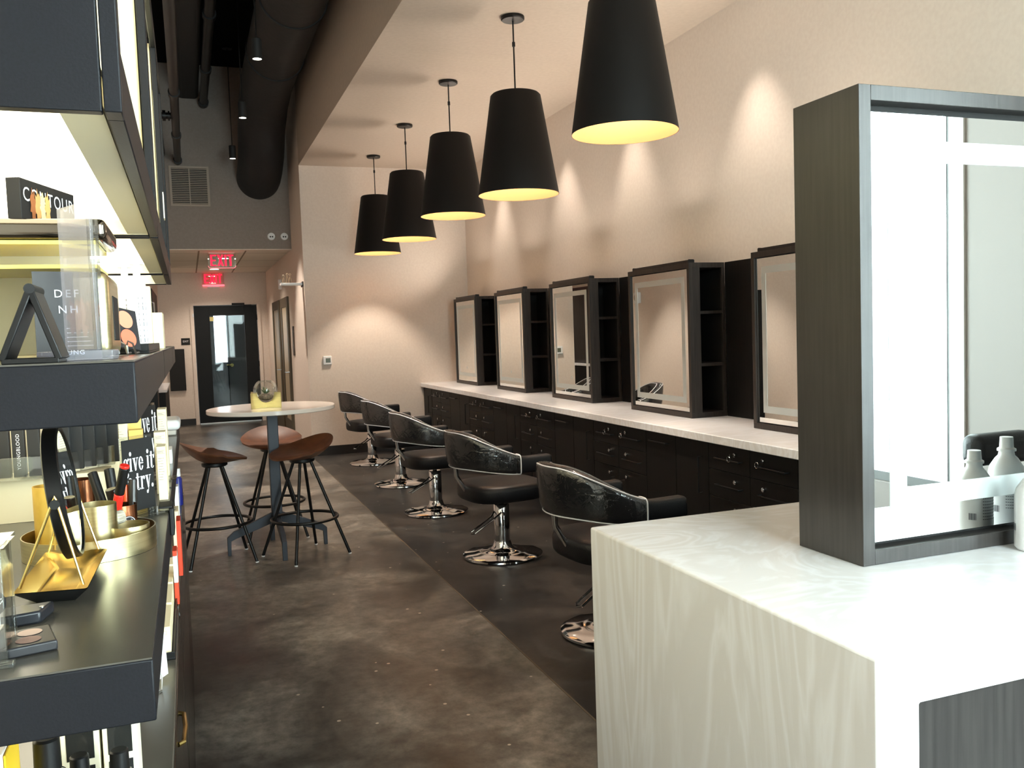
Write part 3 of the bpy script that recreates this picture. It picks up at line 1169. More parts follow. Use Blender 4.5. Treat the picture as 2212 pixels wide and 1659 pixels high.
def make_stool():
    t = thing('bar_stool', 'stool', 'stool', (0, 0, 0), 'brown bar stools around the tall table', local=True)
    b = B()
    NR, NT = 12, 48
    vs, fs = [], []
    def top(r, th):
        k = r ** 2.2
        back = cos(th)                     # +x is the raised rear
        z = .715 + .035 * k + k * (.075 * max(0, back) ** 1.5 - .045 * max(0, -back) ** 1.6)
        if back < -.2:
            z -= .012 * (r ** 8)
        return z
    def outer(r, th):
        e = 1.0 + .05 * abs(sin(th))
        return (.215 * r * cos(th) + .0, .215 * r * e * sin(th))
    for layer in (0, 1):
        for i in range(NR + 1):
            r = i / NR
            for k in range(NT):
                th = 2 * pi * k / NT
                rr = max(r, .002)
                x, y = outer(rr, th)
                z = top(rr, th)
                if layer == 1:
                    x, y = x * .985, y * .985
                    z = z - .012 - .034 * (1 - rr ** 2.4)
                vs.append((x, y, z))
    W_ = (NR + 1) * NT
    for layer in (0, 1):
        o = layer * W_
        for i in range(NR):
            for k in range(NT):
                k2 = (k + 1) % NT
                fs.append((o + i * NT + k, o + i * NT + k2, o + (i + 1) * NT + k2, o + (i + 1) * NT + k))
    for k in range(NT):
        k2 = (k + 1) % NT
        fs.append((NR * NT + k, NR * NT + k2, W_ + NR * NT + k2, W_ + NR * NT + k))
    fs += [tuple(range(NT)), tuple(range(W_, W_ + NT))]
    b.add(vs, fs)
    b.build('seat', m_brownleather, t, local=True)
    B().lathe(0, 0, [(.001, .648), (.075, .648), (.085, .656), (.085, .672), (.001, .674)], 32).build('seat_mount', m_black, t, local=True)
    for k in range(4):
        a = rad(45 + 90 * k)
        u = Vector((cos(a), sin(a), 0))
        b = B().cyl(u * .058 + Vector((0, 0, .655)), u * .30 + Vector((0, 0, .006)), .0105, seg=14)
        lg = b.build('leg', m_black, t, local=True)
        B().cyl(u * .30 + Vector((0, 0, 0)), u * .299 + Vector((0, 0, .008)), .0115, seg=12).build('foot_cap', m_white, lg, local=True)
    pts = [(.222 * cos(2 * pi * k / 48), .222 * sin(2 * pi * k / 48), .262) for k in range(48)]
    B().tube(pts, .0105, 10, closed=True).build('foot_ring', m_black, t, local=True)
    return t
ps = make_stool()
# rear of each seat (local +x) points away from the table
for i, (x, y, r, l_) in enumerate(((.125, 6.26, 186, 'brown saddle bar stool beside the shelves, left of the tall table'),
                                   (.555, 6.86, 90, 'brown bar stool behind the table pedestal, seat facing us'),
                                   (.69, 6.115, 25, 'brown saddle bar stool in front of the table pedestal, on the chair side'))):
    place(ps, i > 0, (x, y, 0), rad(r), l_)

def terrarium():
    x, y = .49, 6.33
    t = thing('terrarium', 'glass globe with air plants in a crossed brass stand on the bar table', 'terrarium', (x, y, TZ))
    R, zc = .083, TZ + .118
    def plate(dirx, diry, name):
        u = Vector((dirx, diry, 0)).normalized()
        nrm = Vector((-u.y, u.x, 0))
        hw, H = .142, .107
        prof = [(-hw, 0), (hw, 0), (hw, H)]
        for k in range(21):
            a = pi * k / 20
            pass
        zz = zc - TZ
        rr = R + .002
        a0 = math.asin(max(-1, min(1, (H - zz) / rr)))
        xs = rr * cos(a0)
        prof.append((xs, H))
        for k in range(1, 20):
            a = a0 - (pi + 2 * a0) * k / 20
            prof.append((rr * cos(a), zz + rr * sin(a)))
        prof += [(-xs, H), (-hw, H)]
        vs = []
        for s in (-1, 1):
            for p, q in prof:
                w_ = Vector((x, y, TZ)) + u * p + nrm * s * .0015
                vs.append((w_.x, w_.y, TZ + q))
        n = len(prof)
        fs = [tuple(range(n))[::-1], tuple(range(n, 2 * n))] + [(i, (i + 1) % n, n + (i + 1) % n, n + i) for i in range(n)]
        B().add(vs, fs).build('stand_plate', m_brassbr, t, smooth=False)
    plate(.76, .65, 'a')
    plate(-.65, .76, 'b')
    b = B()
    prof = []
    for k in range(22):
        a = -pi / 2 + (pi - .62) * k / 21
        prof.append((max(.0005, R * cos(a)), zc + R * sin(a)))
    b.openlathe(x, y, prof, 48)
    b.build('glass_globe', clear('globe_glass', (250, 253, 252), .06, .01), t)
    ptsr = [(x + prof[-1][0] * cos(2 * pi * k / 32), y + prof[-1][0] * sin(2 * pi * k / 32), prof[-1][1]) for k in range(32)]
    B().tube(ptsr, .0016, 6, closed=True).build('globe_rim', clear('globe_glass', (250, 253, 252), .06, .01), t)
    b = B().sphere((x, y, zc - .045), .052, 20, 10, .5)
    b.build('gravel', noisy('pale_gravel', (96, 84, 68), (138, 124, 102), .9, nscale=120, bump=.6), t)
    b = B()
    for k in range(34):
        a = random.random() * 2 * pi
        e = .25 + random.random() * 1.1
        Lg = .035 + random.random() * .03
        o = Vector((x, y, zc - .022)) + Vector((cos(a), sin(a), 0)) * .008
        d = Vector((cos(a) * cos(e), sin(a) * cos(e), sin(e)))
        side = Vector((-sin(a), cos(a), 0)) * .004
        mid = o + d * Lg * .6 + Vector((0, 0, .006))
        tip = o + d * Lg + Vector((cos(a), sin(a), 0)) * .006 - Vector((0, 0, .004))
        b.add([o - side, o + side, mid + side * .8, mid - side * .8, tip], [(0, 1, 2, 3), (3, 2, 4)])
    b.build('air_plant', M('air_plant_green', (92, 112, 70), .6), t)
terrarium()

# ------------------------------------------------------------------ white waterfall island and its mirror cabinet
IX0, IX1, IY0, IY1, IZ = 1.105, 2.75, 1.20, 2.375, .90
def island():
    t = thing('island', 'white stone waterfall island filling the lower right corner', 'island', (IX0, IY0, 0))
    th = .098
    b = B()
    prof = [(IX0, 0), (IX0, IZ), (IX1, IZ), (IX1, 0), (IX1 - th, 0), (IX1 - th, IZ - th), (IX0 + th, IZ - th), (IX0 + th, 0)]
    vs = [(x, IY0, z) for x, z in prof] + [(x, IY1, z) for x, z in prof]
    n = 8
    fs = [(0, 1, 6, 7), (1, 2, 5, 6), (2, 3, 4, 5), (8, 15, 14, 9), (9, 14, 13, 10), (10, 13, 12, 11)] + [(i, (i + 1) % n, n + (i + 1) % n, n + i) for i in range(n)]
    b.add(vs, fs)
    b.build('stone_slab', m_quartzv, t, bevel=.007, seg=3)
    B().box(IX0 + th, IX1 - th, IY0 + .02, IY1 - .02, 0, IZ - th).build('cabinet_panel', m_woodgrey, t, smooth=False)
island()

def island_cabinet():
    x0, x1, y0, y1, z0, z1 = 1.497, 2.40, 1.667, 1.903, IZ + .001, 2.045
    t = thing('mirror_cabinet', 'tall grey brown mirror cabinet standing on the white island', 'mirror cabinet', (x0, y0, z0))
    f = .036
    b = B()
    b.box(x0, x0 + f, y0, y1, z0, z1)
    b.box(x1 - f, x1, y0, y1, z0, z1)
    b.box(x0 + f, x1 - f, y0, y1, z0, z0 + f)
    b.box(x0 + f, x1 - f, y0, y1, z1 - f, z1)
    b.box(x0 + f, x1 - f, y0 + .06, y1, z0 + f, z1 - f)
    b.build('cabinet_body', m_woodgrey, t, bevel=.0012)
    g = .012
    B().box(x0 + f, x1 - f, y0 + .045, y0 + .06, z0 + f, z1 - f).build('backing', m_blackmatte, t, smooth=False)
    mx0, mx1, mz0, mz1 = x0 + f + .004, x1 - f - .004, z0 + f + g, z1 - f - .02
    b = B().box(mx0, mx1, y0 + .024, y0 + .045, mz0, mz1)
    mi = b.build('mirror', [m_mirror], t, smooth=False)
    B().box(mx0 - .0008, mx0 + .0004, y0 + .0245, y0 + .045, mz0, mz1).build('glass_edge', M('green_glass_edge', (120, 205, 190), .2), mi, smooth=False)
    i0, w2 = .065, .053
    a0, a1, c0, c1 = mx0 + i0, mx1 - i0, mz0 + .075, mz1 - .062
    b = B()
    p0, p1 = y0 + .0228, y0 + .0241
    b.box(a0, a1, p0, p1, c0, c0 + w2)
    b.box(a0, a1, p0, p1, c1 - w2, c1)
    b.box(a0, a0 + w2, p0, p1, c0 + w2, c1 - w2)
    b.box(a1 - w2, a1, p0, p1, c0 + w2, c1 - w2)
    b.build('frosted_border', m_frost, mi, smooth=False)
island_cabinet()

def shampoo_bottle(x, y, h, label, rot):
    t = thing('shampoo_bottle', label, 'bottle', (x, y, IZ), 'white bottles before the island mirror')
    r = .046
    hb = h * .80
    prof = [(.001, .001), (r - .006, .001), (r, .008), (r, hb - .045), (r - .004, hb - .03), (r * .62, hb - .008), (.021, hb), (.019, hb + .012), (.001, hb + .012)]
    B().lathe(x, y, [(a, IZ + z) for a, z in prof], 40).build('bottle_body', m_white, t)
    cap = [(.001, hb + .012), (.024, hb + .012), (.024, hb + .018), (.018, hb + .022), (.0165, h), (.001, h)]
    B().lathe(x, y, [(a, IZ + z) for a, z in cap], 28).build('cap', m_white, t)
    b = B()
    # wrapped label print: lines of tiny text, a bar code block and a sideways word
    for k in range(9):
        z = IZ + hb * .62 - k * .008
        for q in range(10):
            a0 = rad(rot - 30 + q * 6.4)
            a1 = rad(rot - 30 + q * 6.4 + 4.8)
            rr = r + .0004
            b.add([(x + rr * cos(a0), y + rr * sin(a0), z), (x + rr * cos(a1), y + rr * sin(a1), z), (x + rr * cos(a1), y + rr * sin(a1), z + .0016), (x + rr * cos(a0), y + rr * sin(a0), z + .0016)], [(0, 1, 2, 3)])
    for q in range(9):
        a0 = rad(rot + 52 + q * 2.6)
        a1 = a0 + rad(1.0 + (q % 3) * .5)
        rr = r + .0004
        z = IZ + .05
        b.add([(x + rr * cos(a0), y + rr * sin(a0), z), (x + rr * cos(a1), y + rr * sin(a1), z), (x + rr * cos(a1), y + rr * sin(a1), z + .018), (x + rr * cos(a0), y + rr * sin(a0), z + .018)], [(0, 1, 2, 3)])
    a = rad(rot - 60)
    for k in range(6):
        a0, a1 = a + k * rad(5), a + (k + 1) * rad(5)
        rr = r + .0005
        b.add([(x + rr * cos(a0), y + rr * sin(a0), IZ + .03), (x + rr * cos(a1), y + rr * sin(a1), IZ + .03), (x + rr * cos(a1), y + rr * sin(a1), IZ + .052), (x + rr * cos(a0), y + rr * sin(a0), IZ + .052)], [(0, 1, 2, 3)])
    b.build('label_print', M('dark_print', (70, 72, 78), .6), t, smooth=False)
shampoo_bottle(1.978, 1.60, .232, 'white shampoo bottle with bar code, nearer the mirror cabinet corner', 80)
shampoo_bottle(2.125, 1.575, .255, 'taller white shampoo bottle before the island mirror, farther from its corner', 110)

# ------------------------------------------------------------------ overhead services of the black aisle ceiling
def round_duct():
    r = .285
    path = [(1.0, 3.2, 4.42), (1.0, 6.0, 4.42), (1.0, 8.0, 4.42), (1.0, 9.6, 4.42), (1.0, 10.5, 4.40), (1.0, 11.0, 4.30), (1.0, 11.4, 4.10), (1.01, 11.75, 3.86), (1.01, 12.05, 3.72), (1.01, 12.25, 3.67), (1.01, YH + .01, 3.66)]
    t = thing('air_duct', 'big round black air duct under the black ceiling, dropping into the header wall', 'duct', (1.0, 8.0, 4.42))
    m_duct = noisy('black_duct_wrap', (14, 15, 17), (21, 22, 24), .6, nscale=12, bump=.25)
    B().tube(path, r, 40).build('duct_body', m_duct, t)
    b = B()
    for y in (4.6, 6.2, 7.8, 9.4):
        pts = [(1.0 + (r + .004) * cos(2 * pi * k / 40), y, 4.42 + (r + .004) * sin(2 * pi * k / 40)) for k in range(40)]
        B().tube(pts, .010, 6, closed=True).build('band', m_duct, t)
    for y in (5.3, 7.2):
        B().cyl((1.0, y, 4.70), (1.0, y, ZT), .006, seg=8).build('hanger', m_black, t)
    # slot register low on the duct side
    b = B()
    for k in range(5):
        a = rad(-52 - k * 7)
        a2 = a - rad(3)
        rr = r + .006
        b.add([(1 + rr * cos(a), 6.25, 4.42 + rr * sin(a)), (1 + rr * cos(a), 6.65, 4.42 + rr * sin(a)), (1 + rr * cos(a2), 6.65, 4.42 + rr * sin(a2)), (1 + rr * cos(a2), 6.25, 4.42 + rr * sin(a2))], [(0, 1, 2, 3)])
    b.build('register', m_steel, t, smooth=False)
round_duct()

def pipe(x, z, r, y0, label, cat='pipe', coupling=True, name='ceiling_pipe'):
    t = thing(name, label, cat, (x, (y0 + YH) / 2, z))
    B().cyl((x, y0, z), (x, YH + .004, z), r, seg=24).build('pipe_run', m_black, t)
    if coupling:
        for y in (YH - .12, YH - 1.6, YH - 3.4):
            B().cyl((x, y - .05, z), (x, y + .05, z), r * 1.28, seg=24).build('coupling', m_black, t)
    for y in (YH - 4.6, YH - 7.2):
        if y > y0:
            B().cyl((x, y, z + r * .8), (x, y, ZT), .006, seg=8).build('hanger', m_black, t)
    return t
pm = pipe(.004, 3.845, .042, 2.0, 'long black sprinkler main pipe running overhead beside the shelves')
b = B().cyl((.004, 9.9, 3.845), (-.26, 9.9, 3.845), .034, seg=20)
b.cyl((-.09, 9.9, 3.845), (-.12, 9.9, 3.845), .055, seg=20).cyl((-.05, 9.9, 3.845), (-.065, 9.9, 3.845), .05, seg=20)
b.build('valve_branch', m_black, pm)
b = B()
vz = 3.845 + .20
pts = [(-.22 + .075 * cos(2 * pi * k / 24), 9.9 + .075 * sin(2 * pi * k / 24), vz) for k in range(24)]
b.tube(pts, .009, 6, closed=True)
for k in range(3):
    a = rad(60 * k + 10)
    b.cyl((-.22 - .075 * cos(a), 9.9 - .075 * sin(a), vz), (-.22 + .075 * cos(a), 9.9 + .075 * sin(a), vz), .006, seg=6)
b.cyl((-.22, 9.9, 3.86), (-.22, 9.9, vz), .012, seg=10)
b.build('valve_wheel', m_black, pm)
B().cyl((-.22, 9.9, vz), (-.22, 9.9, ZT), .008, seg=8).build('valve_rod', m_black, pm)
pipe(-.195, 3.95, .05, 10.0, 'short black pipe stub left of the sprinkler main, below the valve wheel', coupling=False)
# flat black trunking and a smaller conduit
tr = B().box(.05, .30, 3.0, YH + .004, 4.66, ZT - .02).build('cable_trunk', m_blackmatte, bevel=.05, seg=4)
tag(tr, 'deep flat black trunk duct under the ceiling, right of the sprinkler main', 'duct')
pipe(.36, 4.6, .05, 4.0, 'black conduit with a coupling, between the trunk duct and the cylinder spots')

def cylinder_spot(y, label, zz=3.75):
    x = .648
    t = thing('cylinder_spotlight', label, 'spotlight', (x, y, zz), 'cylinder spots over the aisle')
    b = B().openlathe(x, y, [(.036, zz), (.041, zz), (.041, zz + .155), (.037, zz + .16), (.001, zz + .16)], 32)
    b.openlathe(x, y, [(.036, zz), (.036, zz + .02), (.001, zz + .02)], 32)
    b.build('housing', m_blackmatte, t)
    B().lathe(x, y, [(.001, zz + .004), (.035, zz + .004), (.035, zz + .010), (.001, zz + .010)], 28).build('lamp_lens', m_lamp, t)
    B().cyl((x, y, zz + .155), (x, y, ZT), .005, seg=8).build('cord', m_black, t)
    B().lathe(x, y, [(.001, ZT - .001), (.06, ZT - .001), (.06, ZT - .02), (.001, ZT - .02)], 24).build('canopy', m_black, t)
    lamp('spot_light', 'SPOT', (x, y, zz - .01), LAMP_SPOT, WARM2, t, spot_size=rad(64), spot_blend=.5, shadow_soft_size=.03)
cylinder_spot(7.456, 'black cylinder spotlight nearest the camera, beside the duct')
cylinder_spot(9.445, 'black cylinder spotlight in the middle, touching the edge of the duct in view')
cylinder_spot(11.569, 'lowest looking black cylinder spotlight, just in front of the header wall')

# wall grille on the header
def grille():
    x0, x1, z0, z1 = -.085, .352, 3.30, 3.765
    t = thing('return_grille', 'louvred air return grille high on the header wall', 'vent', ((x0 + x1) / 2, YH, z0))
    m_g = M('grille_paint', (176, 164, 150), .6)
    f = .028
    b = B()
    b.box(x0 - f, x0, YH - .018, YH, z0 - f, z1 + f).box(x1, x1 + f, YH - .018, YH, z0 - f, z1 + f)
    b.box(x0, x1, YH - .018, YH, z0 - f, z0).box(x0, x1, YH - .018, YH, z1, z1 + f)
    b.box((x0 + x1) / 2 - .006, (x0 + x1) / 2 + .006, YH - .018, YH - .004, z0, z1)
    b.build('grille_frame', m_g, t, smooth=False)
    b = B()
    for k in range(20):
        z = z0 + (k + .5) * (z1 - z0) / 20
        b.add([(x0, YH - .016, z - .006), (x1, YH - .016, z - .006), (x1, YH - .006, z + .004), (x0, YH - .006, z + .004),
               (x0, YH - .016, z + .002), (x1, YH - .016, z + .002), (x1, YH - .006, z + .009), (x0, YH - .006, z + .009)],
              [(0, 1, 2, 3), (4, 7, 6, 5), (0, 4, 5, 1), (2, 6, 7, 3)])
    b.build('louvre', m_g, t, smooth=False)
    B().box(x0, x1, YH - .002, YH - .0005, z0, z1).build('dark_opening', m_blackmatte, t, smooth=False)
grille()

# emergency lamp heads
for x, l_ in ((1.14, 'round white emergency lamp head on the header wall, the one nearer the grille'), (1.312, 'round white emergency lamp head on the header wall, nearer the nook corner')):
    t = thing('emergency_light', l_, 'emergency light', (x, YH, 2.88), 'emergency lamp heads')
    B().cyl((x, YH, 2.882), (x, YH - .03, 2.882), .052, .046, 28).build('lamp_head', m_white, t)
    b = B()
    for dx in (-.014, .014):
        b.cyl((x + dx, YH - .03, 2.876), (x + dx, YH - .033, 2.876), .010, seg=14)
    b.build('lens', m_blackmatte, t)

# edge lit EXIT signs
def exit_sign(xc, y, ztop, label, ceiling):
    t = thing('exit_sign', label, 'exit sign', (xc, y, ztop), 'red exit signs')
    W2, H = .185, .20
    if ceiling:
        B().box(xc - .17, xc + .17, y - .03, y + .03, ztop - .012, ztop).build('ceiling_plate', m_white, t, bevel=.003)
        z1 = ztop - .012
    else:
        B().box(xc - W2, xc + W2, y - .01, y + .03, ztop - H - .03, ztop - H).build('base_rail', m_redglow, t, bevel=.004)
        B().box(xc - .10, xc + .10, y + .012, y + .045, ztop - H - .05, ztop - H - .02).build('ceiling_plate', m_white, t, bevel=.003)
        z1 = ztop
    B().box(xc - W2, xc + W2, y - .004, y + .004, z1 - H, z1).build('clear_panel', m_acryl, t, bevel=.002)
    b = B()
    put_polys(b, block_exit(.155), (xc, y - .0055, z1 - H * .5 + .005), (1, 0, 0), (0, 0, 1))
    b.build('lettering', m_red, t, smooth=False)
    if ceiling:
        b = B().tube([(xc - W2, y - .002, z1 - H + .03), (xc - W2 + .02, y - .002, z1 - H), (xc + W2 - .02, y - .002, z1 - H), (xc + W2, y - .002, z1 - H + .03)], .004, 6)
        b.build('lit_edge', m_redglow, t)
        b = B()
        for s in (-1, 1):
            b.sphere((xc + s * (W2 - .008), y - .006, z1 - .075), .006, 10, 6)
        b.build('stud', m_lamp, t)
exit_sign(.505, 12.9, ZD, 'red lit EXIT sign hanging from the corridor ceiling, the larger looking one', True)
exit_sign(.486, YB - .045, 2.70, 'red lit EXIT sign on the back wall above the black door', False)

# corridor lights in the tile ceiling
for x, y, l_ in ((.49, 15.8, 'round ceiling downlight in the corridor tiles, just above the farther exit sign'), (.56, 13.75, 'round ceiling downlight in the corridor tiles, seen through the nearer exit sign')):
    t = thing('ceiling_downlight', l_, 'downlight', (x, y, ZD), 'corridor ceiling downlights')
    B().lathe(x, y, [(.07, ZD - .001), (.095, ZD - .001), (.095, ZD - .005), (.074, ZD - .008), (.07, ZD - .001)], 32).build('trim_ring', m_white, t)
    B().lathe(x, y, [(.001, ZD - .003), (.07, ZD - .003), (.07, ZD - .006), (.001, ZD - .006)], 28).build('lamp_lens', m_lamp, t)
    lamp('hall_light', 'SPOT', (x, y, ZD - .012), LAMP_HALL, WARM, t, spot_size=rad(130), spot_blend=.8, shadow_soft_size=.05)

# small wall things
tp = thing('thermostat', 'small white thermostat with a grey screen on the white end wall', 'thermostat', (1.64, YW, 1.145))
B().box(1.585, 1.69, YW - .028, YW, 1.145, 1.255).build('housing', m_white, tp, bevel=.006)
B().box(1.615, 1.675, YW - .0295, YW - .028, 1.172, 1.228).build('screen', M('thermostat_screen', (88, 96, 84), .25), tp, smooth=False)
ep = thing('exit_plaque', 'small black EXIT plaque on the tan wall left of the black door', 'sign', (-.036, YB, 1.44))
B().box(-.11, .038, YB - .008, YB, 1.438, 1.56).build('plaque', m_blackmatte, ep, bevel=.002)
put_text(B(), 'EXIT', .048, (-.036, YB - .0084, 1.50), (1, 0, 0), (0, 0, 1)).build('lettering', m_text, ep, smooth=False)
o = B().box(-.33, -.068, YB - .05, YB, .63, 1.37).build('wall_panel', m_blackmatte, bevel=.004)
tag(o, 'plain black wall panel left of the black exit door, below the plaque', 'panel')
o = B().box(XS - .012, XS, 12.55, 12.70, 1.25, 1.66).build('door_plate', M('dark_bronze', (70, 52, 34), .5), bevel=.002)
tag(o, 'narrow bronze plate on the corridor side wall near the olive glazed doors', 'plate')
sh = thing('wall_ledge', 'short white ledge jutting from the white end wall corner, above the corridor doors', 'ledge', (1.26, 11.30, 2.15))
B().box(1.125, 1.398, 11.28, 11.42, 2.155, 2.185).build('board', m_white, sh, bevel=.003)
B().box(1.385, 1.399, 11.27, 11.43, 2.135, 2.20).build('bracket', m_base, sh, bevel=.002)
for k, (x, h, l_) in enumerate(((1.165, .10, 'tiny pale wire figure at the aisle end of the white ledge'), (1.21, .12, 'tiny pale wire figure standing in the middle of the white ledge'), (1.245, .115, 'tiny pale wire figure nearest the wall on the white ledge'))):
    z0 = 2.1855
    b = B()
    hd = [(x + .011 * cos(2 * pi * q / 14), 11.33, z0 + h - .011 + .011 * sin(2 * pi * q / 14)) for q in range(14)]
    b.tube(hd, .0022, 6, closed=True)
    b.tube([(x - .018, 11.33, z0), (x - .006, 11.33, z0 + h * .55), (x, 11.33, z0 + h - .022), (x + .006, 11.33, z0 + h * .55), (x + .018, 11.33, z0)], .0026, 6)
    tag(b.build('wire_figure', M('pale_wire', (206, 184, 150), .5)), l_, 'ornament', 'wire figures on the ledge')
o = B().box(XS - .05, XS, 13.9, 13.99, 2.25, 2.40).build('wall_sensor', m_white, bevel=.01)
tag(o, 'little white wall sensor high on the corridor side wall by the olive doors', 'sensor')

# second work counter on the left wall, seen in the wall mirrors
lc = thing('side_counter', 'dark panelled side counter with a white top on the left wall, seen only in mirrors', 'counter', (-.38, 14.2, 0))
B().box(XL + .001, XL + .14, 13.15, 15.35, .80, .84).build('countertop', m_quartz, lc, bevel=.003)
B().box(XL + .001, XL + .12, 13.15, 15.35, 0, .80).build('cabinet', m_cab, lc, smooth=False)
B().box(XL + .001, XL + .02, 13.15, 15.35, .84, 2.25).build('wall_panel', m_wood, lc, smooth=False)
ls = thing('wall_fixture', 'small white wall fixture on the tan left wall, seen in a wall mirror', 'fixture', (XL, 12.7, 1.9))
B().box(XL, XL + .06, 12.62, 12.78, 1.86, 2.04).build('housing', m_white, ls, bevel=.01)
B().cyl((XL + .06, 12.70, 1.95), (XL + .064, 12.70, 1.95), .05, seg=20).build('cover', M('speaker_grey', (180, 178, 172), .6), ls)
o = B().box(XL + .002, XL + .14, 9.42, 9.75, 0, 1.9).build('tall_cabinet', m_cab, bevel=.003)
tag(o, 'tall narrow dark cabinet on the left wall, seen in the half hidden wall mirror', 'cabinet')

# ------------------------------------------------------------------ retail display along the left wall
XF = -.056
BAYS = [(1.05, 2.265, 'nearest'), (2.285, 3.505, 'second'), (3.525, 4.13, 'farthest')]
ZU, ZM, ZL, ZB = 1.75, 1.482, 1.147, .85
def light_box(y0, y1, which):
    t = thing('display_light_box', 'blue black upper light box of the ' + which + ' retail bay, glowing beneath', 'display case', (-.25, y0, ZU), 'upper display boxes')
    X0, Z1 = -.44, 2.62
    b = B()
    b.box(X0, -.073, y0, y0 + .018, ZU, Z1)
    b.box(X0, -.073, y1 - .018, y1, ZU, Z1)
    b.box(X0, -.073, y0 + .018, y1 - .018, Z1 - .02, Z1)
    b.build('case', m_navy, t, bevel=.0015)
    # front frame: stiles and rails
    b = B()
    b.box(-.071, -.053, y0, y0 + .04, ZU, Z1)
    b.box(-.071, -.053, y1 - .04, y1, ZU, Z1)
    b.box(-.071, -.053, y0 + .04, y1 - .04, ZU, ZU + .075)
    b.box(-.071, -.053, y0 + .04, y1 - .04, Z1 - .06, Z1)
    b.build('front_frame', m_navy, t, bevel=.0015)
    b = B()
    b.box(X0 + .001, -.075, y0 + .02, y1 - .02, ZU + .05, ZU + .06)
    b.box(X0 + .001, X0 + .012, y0 + .02, y1 - .02, ZU + .06, Z1 - .02)
    b.box(-.118, -.0735, y0 + .02, y1 - .033, ZU + .004, ZU + .012)
    b.box(X0 + .02, -.118, y0 + .02, y0 + .035, ZU + .004, ZU + .012)
    b.box(X0 + .02, -.0735, y1 - .032, y1 - .0185, ZU + .003, ZU + .05)
    b.box(X0 + .012, -.074, y0 + .0185, y0 + .022, ZU + .061, Z1 - .04)
    b.box(X0 + .012, -.074, y1 - .022, y1 - .0185, ZU + .061, Z1 - .04)
    b.build('lining', m_cream, t, smooth=False)
    B().box(-.40, -.125, y0 + .05, y1 - .05, ZU + .034, ZU + .046).build('led_panel', m_led, t, smooth=False)
    B().box(-.40, -.10, y0 + .06, y1 - .06, Z1 - .035, Z1 - .024).build('led_strip', m_led, t, smooth=False)
    return t
for y0, y1, wch in BAYS:
    light_box(y0, y1, wch)

def shelf_board(y0, y1, z, th, which, low, led=True):
    where = 'lower' if low else 'eye level'
    t = thing('display_shelf', 'blue black boxed %s shelf of the %s retail bay' % (where, which), 'shelf', (-.25, y0, z - th), 'boxed display shelves')
    top = M('dark_shelf_top', (76, 73, 67), .27)
    B().box(-.44, XF, y0, y1, z - th, z - .002).build('shelf_box', m_navy, t, bevel=.002)
    B().box(-.44, XF - .001, y0 + .001, y1 - .001, z - .002, z).build('shelf_top', top, t, smooth=False)
    if led:
        B().box(-.42, -.30, y0 + .03, y1 - .03, z - th - .006, z - th - .0005).build('led_strip', m_led, t, smooth=False)
for y0, y1, wch in BAYS:
    shelf_board(y0, y1, ZM, .070, wch, False)
    shelf_board(y0, y1, ZL, .073, wch, True)

bk = B()
for y0, y1, wch in BAYS:
    t = B().box(-.4495, -.4405, y0, y1, ZB + .001, ZU - .001).build('backing_board', m_cream, smooth=False)
    tag(t, 'cream back board behind the shelves of the %s retail bay' % wch, 'back board', 'cream display back boards')

def base_unit(y0, y1, which):
    t = thing('storage_cabinet', 'black lacquered base cabinet under the %s retail bay' % which, 'cabinet', (-.25, y0, 0), 'display base cabinets')
    lac = M('black_lacquer', (20, 17, 15), .18)
    B().box(-.44, XF - .016, y0, y1, .02, ZB - .012).build('carcass', lac, t, smooth=False)
    B().box(-.44, XF, y0, y1, ZB - .012, ZB).build('countertop', M('dark_shelf_top', (76, 73, 67), .27), t, bevel=.002)
    z0 = .03
    for k, (a, c) in enumerate(((.03, .42), (.425, .66), (.665, ZB - .016))):
        d = B().box(XF - .016, XF + .002, y0 + .003, y1 - .003, a, c).build('drawer', lac, t, bevel=.002)
        if k < 2 or which != 'nearest':
            continue
        ym, zz = (y0 + y1) / 2 + .03, c - .04
        pts = [(XF + .002, ym - .07, zz), (XF + .011, ym - .062, zz), (XF + .014, ym, zz), (XF + .011, ym + .062, zz), (XF + .002, ym + .07, zz)]
        B().tube(pts, .0045, 8).build('handle', m_brass, d)
for y0, y1, wch in BAYS:
    base_unit(y0, y1, wch)

# ---- eye level shelf
def rot2(x, y, cx, cy, a):
    return cx + (x - cx) * cos(a) - (y - cy) * sin(a), cy + (x - cx) * sin(a) + (y - cy) * cos(a)

def slab_box(b, a, c, th, z0, z1):
    return b.slab(a, c, th, z0, z1)

def brass_case():
    t = thing('display_case', 'brass trimmed open makeup case with a steel tray lid on the eye level shelf', 'display case', (-.2, 1.36, ZM))
    x0, x1, y0, y1, z0, z1 = -.34, -.094, 1.27, 1.45, ZM + .001, 1.598
    b = B().box(x1 - .035, x1, y0, y1, z0, z1)
    b.build('brass_side', m_brassbr, t, bevel=.014, seg=4)
    B().box(x1 - .001, x1 + .0012, y0 + .05, y1 - .045, z0 + .022, z1 - .032).build('side_slot', m_blackmatte, t, bevel=.0005)
    B().box(x0, x1 - .036, y1 - .008, y1, z0, 1.636).build('cream_back', m_cream, t, smooth=False)
    B().box(x0, x1 - .036, y0, y1 - .01, z0, z0 + .006).build('floor_plate', m_brassbr, t, smooth=False)
    for z in (1.600, 1.631):
        B().box(x0, x1 - .012, y0, y1 - .01, z, z + .005).build('yellow_edged_shelf', M('yellow_acrylic', (236, 214, 110), .2), t, smooth=False)
    B().box(x0, x1 + .002, y0 - .006, y1 + .004, 1.6365, 1.664).build('tray_lid', M('dark_chrome', (120, 112, 102), .12, 1.0), t, bevel=.009, seg=4)
brass_case()

